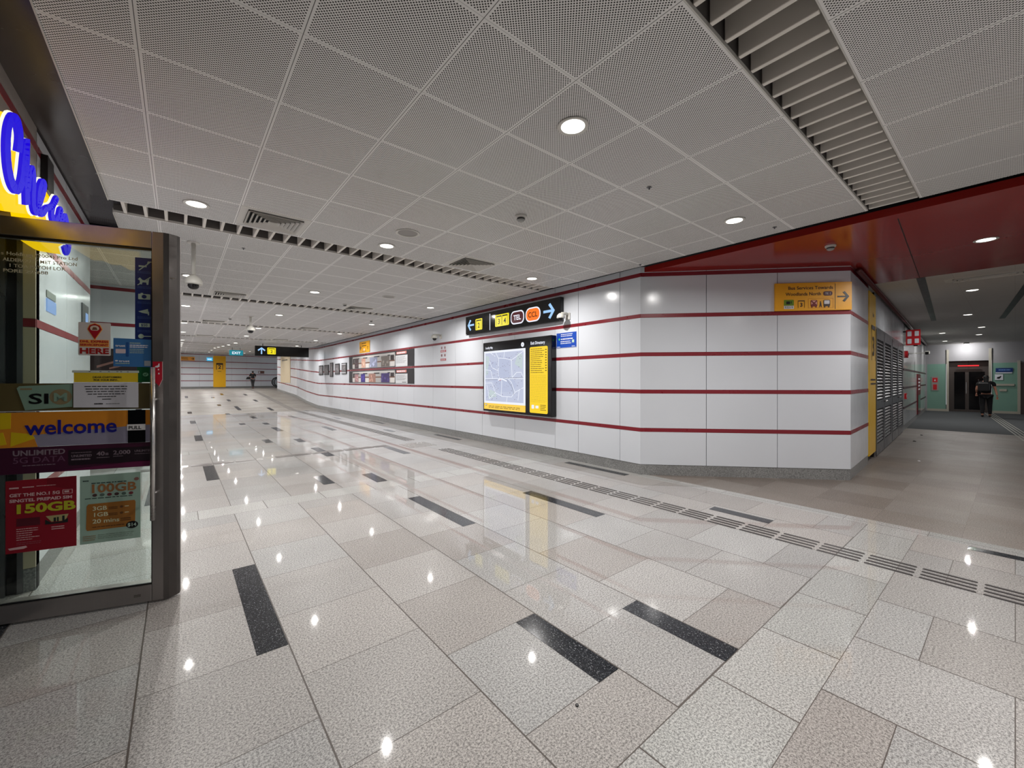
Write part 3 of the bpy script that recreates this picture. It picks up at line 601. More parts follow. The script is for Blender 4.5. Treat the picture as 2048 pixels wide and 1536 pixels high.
# prohibition stickers
t = thing('prohibition_notice', (5.33, 9.53, 0), -PI/2, 'column of four small prohibition symbols with red captions on the right wall', 'notice')
RD = mat('sign_red', (176, 22, 32), .4)
for (cx, cz) in ((.09, 2.235), (.255, 2.235), (.09, 2.04), (.255, 2.04)):
    bm = BM()
    for i in range(24):
        a, b = i*2*PI/24, (i+1)*2*PI/24; prism(bm, [(cx+.036*math.cos(a),cz+.036*math.sin(a)),(cx+.036*math.cos(b),cz+.036*math.sin(b)),(cx+.029*math.cos(b),cz+.029*math.sin(b)),(cx+.029*math.cos(a),cz+.029*math.sin(a))], -.004, -.001)
    obj('ring', bm, RD, t); PR('pictogram', K, t, [[(cx-.012,cz-.02),(cx+.012,cz-.02),(cx+.008,cz+.02),(cx-.008,cz+.02)]], -.004, -.001)
for z in (2.12, 1.90):
    PR('caption', RD, t, [[(.03,z),(.31,z),(.31,z+.055),(.03,z+.055)]], -.004, -.001); smallprint(t, W, .05, .29, z+.008, z+.047, 2, -.005, .5, 3, .1)
# small yellow sign
YS = mat('sign_amber', (236, 170, 24), .45)
t = thing('exit_direction_sign', (5.33, 15.63, 0), -PI/2, 'small square yellow direction sign above the dark display boards', 'sign')
B('plate', YS, t, (0, 1.04, -.02, -.001, 2.41, 2.82)); PR('arrow', K, t, [arrow(.13, 2.60, .09, 2)], -.022, -.02); smallprint(t, K, .25, .9, 2.72, 2.78, 1, -.0215, .5, 2); smallprint(t, K, .25, .75, 2.63, 2.69, 1, -.0215, .5, 3)
exit_no(t, .78, .95, 2.49, 2.63, ['2'], -.021, K, None); PR('symbol', W, t, [disc(.5, 2.52, .05)], -.0215, -.02); smallprint(t, K, .3, .75, 2.44, 2.47, 1, -.0215, .6, 4)
# two long display boards
BG = mat('charcoal_board', (34, 32, 36), .4); SV = mat('train_silver', (176, 174, 172), .4); BRN = mat('train_brown', (120, 82, 62), .5); PINK = mat('caption_salmon', (206, 130, 120), .45)
for bi, (z0, z1) in enumerate(((1.815, 2.315), (1.290, 1.745))):
    t = thing('display_board', (5.33, 16.87, 0), -PI/2, ['upper dark display board with a train carriage picture and text panel', 'lower dark display board with a train carriage picture and text panel'][bi], 'display board')
    B('board', BG, t, (0, 5.83, -.012, -.003, z0, z1)); y = -.013; zz = z0+.02; zt = z1-.03
    cp = PR('carriage_picture', SV, t, [rrect(.42, 4.50, zz, zt, .06)], y-.001, y); PR('carriage_band', BRN, cp, [[(.45,zz+.17),(4.47,zz+.17),(4.47,zz+.21),(.45,zz+.21)]], y-.002, y-.001)
    PR('carriage_roof', mat('roof_pale', (205, 203, 200), .4), cp, [[(.5,zt-.06),(4.42,zt-.06),(4.42,zt-.02),(.5,zt-.02)]], y-.002, y-.001)
    PR('window_band', K, cp, [[(a,zt-.10),(b,zt-.10),(b,zt-.06),(a,zt-.06)] for a, b in ((.48,1.2),(1.6,2.05),(2.7,3.2),(3.9,4.1))], y-.0025, y-.002)
    for a, b in ((.47, .66), (4.14, 4.42)): PR('cab_window', mat('dark_cab_glass', (38, 22, 22), .3), cp, [[(a,zz+.20),(b,zz+.20),(b,zt-.08),(a,zt-.08)]], y-.003, y-.002)
    cols_ = [((.70,1.12),(78,62,64)),((1.45,1.85),(196,150,132)),((2.30,3.0),(140,146,170)),((3.35,4.05),(112,104,98))] if bi == 0 else [((.70,1.1),(168,130,132)),((1.38,1.82),(62,50,128)),((2.2,2.85),(158,120,108)),((3.35,4.05),(66,52,110))]
    for i, ((a, b), c) in enumerate(cols_):
        PR('photo_panel', mat('photo_tone_%d_%d' % (bi, i), c, .5), cp, [[(a,zz+.01),(b,zz+.01),(b,zt-.09),(a,zt-.09)]], y-.004, y-.002)
        rn = random.Random(i+bi*5); PR('photo_detail', mat('photo_light_%d_%d' % (bi, i), tuple(min(255, int(v*1.3+20)) for v in c), .5), cp, [[(a+q*(b-a)*.8, zz+.02+w0*.2), (a+q*(b-a)*.8+.06, zz+.02+w0*.2), (a+q*(b-a)*.8+.05, zz+.09+w0*.2), (a+q*(b-a)*.8+.01, zz+.10+w0*.2)] for q, w0 in [(rn.random(), rn.random()) for _ in range(7)]], y-.005, y-.004)
    PR('door_panel', mat('pale_door', (216, 212, 208), .4), cp, [[(a,zz+.01),(b,zz+.01),(b,zz+.16),(a,zz+.16)] for a, b in ((.45,.67),(1.14,1.42),(1.88,2.2),(4.12,4.44))], y-.003, y-.002)
    tq = PR('text_panel', mat('text_panel_white', (206, 208, 210), .45), t, [[(4.53,z0+.005),(5.40,z0+.005),(5.40,z1-.15),(4.53,z1-.15)]], y-.001, y); smallprint(tq, mat('grey_ink', (110, 110, 116), .5), 4.60, 5.34, z0+.10, z1-.18, 7, y-.002, .32, 12, .3)
    tq = PR('title_bar', PINK, t, [rrect(4.60, 5.33, z1-.115, z1-.035, .01)], y-.001, y); smallprint(tq, W, 4.64, 5.28, z1-.10, z1-.05, 1, y-.002, .7, 15, .05)
    if bi: smallprint(t, K, 5.02, 5.32, z0+.03, z0+.06, 1, y-.002, .7, 16, .02)
for i, (a, b, z0, z1) in enumerate(((21.35,20.66,1.633,2.094),(20.42,19.74,1.631,2.095),(19.50,19.05,1.538,2.175),(18.72,18.11,1.636,2.10),(17.79,17.18,1.642,2.103))):
    t = thing('framed_picture', (5.33, a, 0), -PI/2, ['leftmost small dark framed picture on the far wall stretch', 'second dark framed picture from the left', 'tall narrow dark framed picture in the middle of five', 'fourth dark framed picture from the left', 'rightmost small framed picture next to the display boards'][i], 'picture', 'five small framed pictures')
    w_ = a-b; B('frame', K, t, (0, w_, -.03, -.003, z0, z1)); PR('image', mat('grey_print', (112, 108, 110), .5), t, [[(.05,z0+.05),(w_-.05,z0+.05),(w_-.05,z1-.05),(.05,z1-.05)]], -.032, -.03)
    PR('print_detail', mat('pale_print', (158, 154, 156), .5), t, [[(.1+q*(w_-.25),z0+.1+p*(z1-z0-.3)),(.18+q*(w_-.25),z0+.1+p*(z1-z0-.3)),(.16+q*(w_-.25),z0+.2+p*(z1-z0-.3))] for q, p in [(random.random(), random.random()) for _ in range(8)]], -.034, -.032)
    if i == 4: PR('mount_line', W, t, [[(.04,z0+.04),(w_-.04,z0+.04),(w_-.04,z0+.07),(.04,z0+.07)],[(.04,z1-.07),(w_-.04,z1-.07),(w_-.04,z1-.04),(.04,z1-.04)]], -.034, -.032)
# bus services sign on the angled wall; its own x runs along the wall from the long wall's corner
ca = math.atan2(-2.05, 1.97)
def cw(u): return (5.30+1.97/2.843*u, 3.50-2.05/2.843*u, 0)
t = thing('bus_services_sign', cw(1.856-.01), ca, 'yellow bus services sign with black arrow on the angled wall', 'sign')
B('plate', mat('sign_amber_deep', (246, 176, 26), .4), t, (0, .995, -.03, -.001, 2.376, 2.766), bevel=.003); y = -.031; DB = mat('dark_brown_ink', (44, 20, 18), .5)
txt(t, 'Bus Services Towards', .755, 2.672, .045, DB, y-.001, 'RIGHT', bold=.012, width=.58); txt(t, 'Woodlands North', .60, 2.587, .045, DB, y-.001, 'RIGHT', bold=.012, width=.46)
PR('line_badge', mat('badge_maroon', (84, 30, 36), .4), t, [rrect(.628, .745, 2.578, 2.640, .026)], y-.002, y); txt(t, 'TE 1', .687, 2.595, .028, W, y-.003, 'CENTER')
B('divider', DB, t, (.778, .784, y-.001, y, 2.39, 2.745)); PR('arrow', K, t, [arrow(.885, 2.562, .075, 0, .13)], y-.002, y)
PR('bus_stop_badge', mat('bus_green', (106, 142, 22), .4), t, [rrect(.115, .245, 2.448, 2.53, .008)], y-.001, y); PR('bus_pictogram', K, t, [rrect(.145, .195, 2.468, 2.508, .006), [(.205,2.475),(.215,2.475),(.215,2.51),(.205,2.51)]], y-.002, y-.001)
PR('stop_code_plate', W, t, [[(.115,2.402),(.245,2.402),(.245,2.446),(.115,2.446)]], y-.001, y); txt(t, '52219', .18, 2.412, .026, K, y-.002, 'CENTER', width=.105)
exit_no(t, .285, .40, 2.405, 2.53, ['3'], y-.001, DB, None)
RB('box_outline', mat('thin_orange', (190, 110, 20), .5), t, [[(.435,2.41),(.435,2.54),(.755,2.54),(.755,2.41),(.435,2.41)]], .003, y-.001, y)
bus = lambda x: [rrect(x, x+.085, 2.43, 2.52, .014), [(x+.008,2.415),(x+.024,2.415),(x+.024,2.435),(x+.008,2.435)], [(x+.061,2.415),(x+.077,2.415),(x+.077,2.435),(x+.061,2.435)]]
PR('no_car_pictogram', mat('maroon_red', (120, 20, 24), .4), t, bus(.465), y-.002, y); PR('pictogram_window', mat('pale_pink', (232, 170, 150), .4), t, [[(.472,2.455),(.492,2.475),(.472,2.50)],[(.543,2.455),(.523,2.475),(.543,2.50)],[(.48,2.512),(.535,2.512),(.507,2.487)]], y-.003, y-.002)
PR('bus_pictogram', DB, t, bus(.63), y-.002, y); PR('pictogram_window', W, t, [rrect(.638, .707, 2.462, 2.512, .008)], y-.003, y-.002)
PR('walking_pictogram', DB, t, [disc(.592, 2.497, .007, k=10), [(.585,2.487),(.599,2.487),(.603,2.455),(.61,2.42),(.602,2.42),(.592,2.45),(.583,2.42),(.575,2.42),(.584,2.456)]], y-.002, y)
# ---- hanging direction sign in mid hall
t = thing('direction_sign', (2.60, 21.0, 0), 0, 'black direction sign hanging from the hall ceiling with an up arrow and yellow 2', 'sign')
B('sign_box', KG, t, (0, 2.16, -.06, .06, 2.46, 2.905), bevel=.005); PR('arrow', BL, t, [arrow(.25, 2.69, .15, 1)], -.064, -.06); exit_no(t, .47, .80, 2.545, 2.84, ['2'], -.064)
for x in (.3, 1.85): B('hanger', K, t, (x-.012, x+.012, -.012, .012, 2.905, 3.008))
# ---- far wall things: local x along the wall from its left end
fa = math.atan2(46.1-44.3, 9.2)
def fw(u): return (-.6+u*math.cos(fa), 44.30+u*math.sin(fa), .665)
def fthing(n_, u, l, c): return thing(n_, fw(u), fa, l, c)
t = fthing('exit_sign', 3.08, 'tall yellow exit panel with number 2 on the far wall', 'sign'); AM = mat('exit_panel_amber', (246, 184, 16), .4)
B('panel', AM, t, (0, .93, -.05, -.01, .10, 2.88)); exit_no(t, .12, .80, 1.60, 2.32, ['2'], -.051, mat('dark_brown_ink', (44, 20, 18), .5), None, 2.2); smallprint(t, K, .32, .62, 1.47, 1.53, 1, -.052, .6, 2, .1)
t = fthing('bus_services_sign', .62, 'orange direction sign high on the far wall left of the yellow panel', 'sign'); B('plate', mat('sign_orange', (255, 176, 70), .4), t, (0, 1.12, -.03, -.01, 2.40, 2.72)); PR('arrow', K, t, [arrow(.98, 2.56, .10, 0)], -.034, -.03); smallprint(t, K, .12, .8, 2.44, 2.68, 3, -.033, .35, 6, .3)
t = fthing('toilet_sign', .12, 'small black pictogram column at the left end of the far wall', 'sign'); PR('pictogram', K, t, [disc(.2, 2.66, .07), disc(.2, 2.48, .07), disc(.2, 2.30, .06)], -.02, -.005)
t = fthing('notice_plate', 2.60, 'small bright blue sign next to the yellow panel on the far wall', 'sign'); B('plate', mat('lit_sky_blue', (60, 190, 240), .4, emit=.9), t, (0, .42, -.04, -.01, 2.42, 2.70)); smallprint(t, WH, .05, .36, 2.50, 2.62, 1, -.042, .8, 6, .05)
t = fthing('fire_point', 6.66, 'small brown and red fire equipment sign on the far wall', 'fire sign'); B('plate', mat('dull_brown', (110, 76, 66), .5), t, (0, .50, -.04, -.01, 1.34, 1.60)); PR('symbol', W, t, [[(.04,1.38),(.14,1.38),(.14,1.56),(.04,1.56)]], -.042, -.04)
# exit sign hanging far away (green-blue box)
t = thing('exit_sign', (2.42, 30.2, ramp(30.2)), 0, 'small lit turquoise exit sign hanging near the far wall', 'exit sign'); B('sign_box', mat('lit_turquoise', (20, 150, 168), .4, emit=.7), t, (0, .70, -.05, .05, 2.52, 2.84)); txt(t, 'EXIT', .35, 2.60, .15, WH, -.056, 'CENTER', bold=.03)
for x in (.15, .55): B('hanger', K, t, (x-.01, x+.01, -.01, .01, 2.84, 3.0))
# yellowish exit panel on the curved stretch of the right wall
t = thing('exit_sign', (5.757, 33.4, ramp(32.7)), -PI/2, 'pale yellow information panel on the far curved part of the right wall', 'sign'); B('panel', mat('pale_amber', (222, 206, 176), .25), t, (0, 3.2, -.03, -.002, .72, 2.85)); smallprint(t, K, .5, 2.4, 2.2, 2.35, 1, -.031, .5, 3, .1)
# escalator end in the far corner
t = thing('escalator', (6.72, 42.9, ramp(42.5)), -PI/2, 'rounded end of an escalator balustrade in the far right corner', 'escalator')
for k, x in enumerate((0., 1.1)):
    hp = [(x, 1.6, .98)]+[(x, .35-.42*math.sin(a), .56+.42*math.cos(a)) for a in [i*PI/10 for i in range(11)]]+[(x, 1.6, .14)]
    bm = BM(); tube(bm, hp, .045, 8); obj('handrail', bm, K, t, smooth=True)
    bm = BM(); prism(bm, [(0, 0), (1, 0), (1, 1), (0, 1)], 0, .01); bm.clear()
    v = [bm.verts.new((x-.01, p[1], p[2])) for p in hp]; bm.faces.new(v); obj('balustrade', bm, mat('balustrade_panel', (170, 176, 184), .2, .4), t)
B('skirt', M_dsteel, t, (-.12, .12, .2, 1.8, 0.002, .3), (.98, 1.22, .2, 1.8, .002, .3)); B('comb_plate', M_steel2, t, (.14, .96, .1, 1.8, .004, .03))

# ================================================================ SIDE PASSAGE
pa = math.atan2(.0591, .99825)
def pth(n_, u, l, c, off=0): x, y = pw(u); return thing(n_, (x, y, 0), pa, l, c)
t = pth('exit_sign', 1.69, 'tall yellow exit panel with number 3 on the passage wall corner', 'sign'); YP = mat('exit_panel_yellow', (240, 190, 20), .35)
B('panel', YP, t, (0, .80, -.008, .05, .12, 2.90)); exit_no(t, .16, .74, 1.68, 2.42, ['3'], -.014, mat('dark_brown_ink', (44, 20, 18), .5), None); smallprint(t, mat('dark_brown_ink', (44, 20, 18), .5), .15, .75, 1.30, 1.44, 2, -.014, .4, 5, .1); txt(t, 'Exit', .45, 2.50, .07, mat('dark_brown_ink', (44, 20, 18), .5), -.014, 'CENTER')
LB = mat('louvre_blade_metal', (176, 176, 178), .28, .7)
for i, (a, b) in enumerate(((2.58, 3.72), (3.76, 5.05), (5.22, 6.50), (6.54, 7.82))):
    t = pth('door_%d' % (i+1), a, ['grey louvred metal door next to the yellow exit panel', 'second louvred metal door from the yellow panel', 'third louvred metal door from the yellow panel', 'louvred metal door farthest from the yellow panel'][i], 'door'); t['kind'] = 'structure'
    w_ = b-a
    B('door_frame', M_dsteel, t, (0, .09, -.01, .06, .02, 2.32), (w_-.09, w_, -.01, .06, .02, 2.32), (.09, w_-.09, -.01, .06, 2.16, 2.32), (.09, w_-.09, -.01, .06, .02, .22), (.09, w_-.09, -.01, .06, .86, 1.02))
    B('door_back', K, t, (.09, w_-.09, .05, .06, .2, 2.2))
    for (z0, z1) in ((1.04, 2.15), (.24, .85)):
        bm = BM(); z = z0
        while z < z1-.03:
            v = [bm.verts.new(p) for p in ((.09,-.004,z),(w_-.09,-.004,z),(w_-.09,.04,z+.05),(.09,.04,z+.05),(.09,-.004,z+.006),(w_-.09,-.004,z+.006),(w_-.09,.04,z+.056),(.09,.04,z+.056))]
            for f in ((0,3,2,1),(4,5,6,7),(0,1,5,4),(1,2,6,5),(2,3,7,6),(3,0,4,7)): bm.faces.new([v[q] for q in f])
            z += .062
        obj('louvre', bm, LB, t)
    bm = BM(); hx = w_-.05 if i % 2 == 0 else .05; tube(bm, [(hx, -.01, .98), (hx, -.05, .98), (hx-.1*(1 if i % 2 == 0 else -1), -.05, .98)], .011, 8); lathe(bm, [(0,0)], 3) if 0 else None; obj('handle', bm, M_steel2, t, smooth=True)
B('trim_1', M_dsteel, None, (0, .15, -.005, .08, 0, 2.34), loc=(*pw(5.06), 0), rz=pa); tag(C.objects[-1], 'steel post between the two pairs of louvred doors', 'door frame', kind='structure')
B('trim_2', M_dsteel, None, (2.52-2.52, 8.2-2.52, -.006, .06, 2.325, 2.37), loc=(*pw(2.52), 0), rz=pa); tag(C.objects[-1], 'dark steel head rail above the louvred doors', 'door frame', kind='structure')
# pipe / trim under the ceiling
bm = BM(); tube(bm, [(*pw(.2), 2.955), (*pw(19), 2.955)], .035, 10); 
for v in bm.verts: v.co += Vector((.0035, -.06, 0))
tag(obj('trim_3', bm, mat('maroon_pipe', (92, 44, 44), .25), smooth=True), 'maroon rail running under the passage ceiling along the wall', 'trim', kind='structure')
# red hanging fire sign
SR = mat('sign_bright_red', (196, 26, 36), .4)
t = thing('fire_sign', (15.2, 1.72, 0), -PI/2, 'red fire equipment sign with white symbols projecting from the passage wall', 'fire sign')
g = B('plate', SR, t, (-.14, .14, -.01, .01, 2.33, 2.74))
for P_ in (rrect(-.11, -.03, 2.57, 2.70, .01), rrect(.03, .11, 2.57, 2.70, .01), rrect(-.11, -.03, 2.37, 2.50, .01), rrect(.03, .11, 2.38, 2.50, .01)): PR('symbol', W, g, [P_], -.013, -.01)
B('wall_bracket', K, t, (-.25, -.14, -.006, .006, 2.68, 2.72))
for i, (x, y, z, r, l) in enumerate(((16.05, 1.76, 2.36, .075, 'white box camera under the red hanging fire sign'), (19.8, 1.90, 2.28, .085, 'white box camera deeper in the passage'))):
    t = thing('box_camera', (x, y, 0), pa, l, 'security camera'); B('housing', mat('camera_white', (196, 194, 186), .4), t, (-.14, .14, -.06, .06, z, z+.10), bevel=.01); B('lens_window', K, t, (-.155, -.141, -.04, .04, z-.02, z+.07)); B('bracket', M_wm, t, (.05, .08, .05, .35, z+.03, z+.06))
t = pth('fire_alarm', 8.65, 'round dark red fire alarm bell on the passage wall past the doors', 'alarm bell')
bm = BM(); prism(bm, disc(0, 2.12, .10, k=20), -.06, .0); obj('bell', bm, SR, t); bm = BM(); prism(bm, disc(0, 2.12, .03, k=12), -.075, -.06); obj('hub', bm, M_dsteel, t)
t = pth('call_point', 8.5, 'small red square call point on the passage wall below the alarm bell', 'alarm call point'); B('box', SR, t, (-.08, .08, -.04, 0, .87, 1.03)); PR('button', W, t, [rrect(-.04, .04, .91, .99, .01)], -.043, -.04)
t = pth('fire_hose_cabinet', 13.4, 'tall dark red fire hose cabinet on the passage wall', 'fire cabinet'); B('cabinet', mat('dull_red_cabinet', (96, 30, 36), .3), t, (0, 1.5, -.03, .0, .15, 1.62)); smallprint(t, W, .2, 1.2, 1.0, 1.5, 4, -.032, .4, 3, .2); B('glass_door', KG, t, (.12, 1.38, -.034, -.03, .25, .85))
# end wall of the passage; local x along the wall, left to right
ea = math.atan2(-2.8, .17)
def et(n_, u, l, c, kind=None): return thing(n_, (26.6+.0606*u, 2.6-.998*u, 0), ea, l, c, kind=kind)
GRN = mat('sea_green_panel', (118, 156, 140), .45); PW = mat('pale_post', (176, 170, 156), .5); UW = mat('passage_upper_wall', (150, 148, 150), .6)
t = et('wall_end', 0, 'end wall of the side passage with sea green panels', 'wall', 'structure')
B('upper_wall', UW, t, (-.4, .05, -.02, .1, 0, 2.99), (0, .66, .0, .1, 2.12, 2.99), (1.98, 3.6, .0, .1, 2.12, 2.99), (.66, 1.98, .0, .1, 2.24, 2.99))
B('green_panel', GRN, t, (.04, .64, .0, .06, .10, 2.12), (1.98, 2.66, .0, .06, .10, 2.12)); B('foot_rail', PW, t, (0, .66, -.01, .05, 0, .10), (1.98, 2.7, -.01, .05, 0, .10)); B('post', PW, t, (.66, .73, -.04, .06, 0, 2.75), (1.89, 1.97, -.04, .06, 0, 2.75), (2.66, 2.74, -.04, .06, 0, 2.2)); B('edge_strip', mat('brown_wall', (70, 58, 54), .6), t, (2.74, 3.6, -.02, .08, 0, 2.12))
t = et('door_5', .73, 'dark glazed double doors at the end of the side passage', 'door', 'structure'); BF = mat('bronze_door_frame', (96, 88, 84), .3, .6)
B('door_frame', BF, t, (0, .16, .25, .32, 0, 2.24), (1.06, 1.16, .25, .32, 0, 2.24), (.16, 1.06, .25, .32, 1.76, 2.24), (.49, .60, .25, .30, 0, 1.76), (.16, 1.06, .26, .31, 0, .10)); B('door_glass', KG, t, (.16, .49, .27, .29, .1, 1.76), (.60, 1.06, .27, .29, .1, 1.76)); B('door_reveal', mat('grey_reveal', (86, 84, 84), .5), t, (-.005, .0, .0, .32, 0, 2.24), (1.16, 1.165, .0, .32, 0, 2.24), (0, 1.16, .0, .32, 2.235, 2.24))
bm = BM(); tube(bm, [(.52, .22, .8), (.52, .22, 1.3)], .012, 8); obj('handle', bm, M_steel2, t)
t = et('exit_sign', 1.0, 'thin lit red sign above the passage doors', 'exit sign'); B('sign_box', mat('lit_red_sign', (230, 30, 40), .4, emit=1.2), t, (0, .62, .05, .10, 2.00, 2.05)); B('hanger', K, t, (.30, .32, .06, .09, 2.05, 2.24))
t = et('wall_light', 1.25, 'bright lamp washing the wall above the passage doors', 'lamp'); B('lamp_body', M_wm, t, (-.08, .08, -.74, -.54, 2.93, 2.99)); B('lens', mat('lens_white', (255, 250, 245), .3, emit=14), t, (-.06, .06, -.72, -.56, 2.92, 2.93))
l = bpy.data.lights.new('lamp', 'AREA'); l.size = .15; l.energy = 26; lo = bpy.data.objects.new('lamp', l); C.objects.link(lo); lo.parent = t; lo.location = (0, -.62, 2.915); lo.rotation_euler = (math.radians(48), 0, 0)
t = et('fire_extinguisher_sign', .19, 'fire extinguisher notice with red squares on the left green panel', 'fire sign'); B('plate', mat('grey_plate', (150, 140, 136), .5), t, (0, .22, -.02, -.002, .92, 1.56)); PR('symbol', SR, t, [rrect(.03, .19, 1.30, 1.50, .01), rrect(.05, .17, .96, 1.2, .01)], -.023, -.02); PR('symbol', W, t, [[(.08,1.36),(.14,1.36),(.11,1.44)]], -.025, -.023)
t = et('notice_plate', 2.08, 'blue and white sign board on the right green panel of the passage end', 'sign'); B('plate', mat('deep_blue_sign', (18, 48, 110), .4), t, (0, .46, -.02, -.002, 1.73, 1.90)); B('white_strip', W, t, (.0, .44, -.022, -.002, 1.68, 1.72)); smallprint(t, mat('sky_print', (110, 150, 210), .5), .08, .40, 1.78, 1.86, 1, -.022, .6, 3, .1)
t = et('notice_plate', 2.06, 'white square pictogram sign below the blue board at the passage end', 'sign'); B('plate', W, t, (0, .22, -.02, -.002, 1.40, 1.64)); PR('symbol', K, t, [[(.05,1.46),(.12,1.45),(.17,1.53),(.17,1.58),(.12,1.54),(.06,1.52)]], -.023, -.02)
t = et('wall_shelf', 2.18, 'pale narrow plates on the right green panel of the passage end', 'plate'); B('plate', PW, t, (-.1, .40, -.04, -.002, 1.16, 1.24), (0, .2, -.03, -.002, .93, 1.02))

# ================================================================ SHOP SIGN
t = thing('shop_sign', (0, 0, 0), 0, 'glowing yellow shop sign with blue script lettering above the glass door', 'shop sign')
SY = mat('shop_yellow', (255, 200, 0), .8, emit=1.15, spec=.05); SB = mat('shop_blue', (30, 8, 215), .8, emit=1.0, spec=.05); SW = mat('shop_halo', (255, 250, 225), .8, emit=1.1, spec=.05)
def yz(bm, pts, x0, x1):
    a = [bm.verts.new((x0, y, z)) for y, z in pts]; b = [bm.verts.new((x1, y, z)) for y, z in pts]; n_ = len(pts); bm.faces.new(a); bm.faces.new(b[::-1])
    for i in range(n_): bm.faces.new((a[i], b[i], b[(i+1) % n_], a[(i+1) % n_]))
YEL = [(2.854, 2.587), (2.974, 2.644), (3.131, 2.713), (3.23, 2.727), (3.337, 2.702), (3.437, 2.719), (3.498, 2.686), (3.529, 2.622), (3.645, 2.578), (3.825, 2.637), (3.944, 2.592), (4.186, 2.613), (4.464, 2.648), (4.588, 2.569), (4.611, 2.387), (4.519, 2.342), (4.162, 2.273), (3.944, 2.256), (3.825, 2.255), (3.697, 2.24), (3.611, 2.36), (3.155, 2.234), (3.107, 2.256), (3.006, 2.244), (2.974, 2.272), (2.854, 2.246)]
YEL = [(y, z) for y, z in YEL]
bm = BM(); yz(bm, YEL, -.74, -.665); bmesh.ops.triangulate(bm, faces=[f for f in bm.faces if len(f.verts) > 4]); obj('backing_box', bm, SY, t)
B('wall_bracket', K, t, (-.733, -.70, 4.24, 4.42, 2.72, 2.96)); B('wall_bracket', K, t, (-.768, -.735, 3.2, 3.3, 2.45, 2.6))
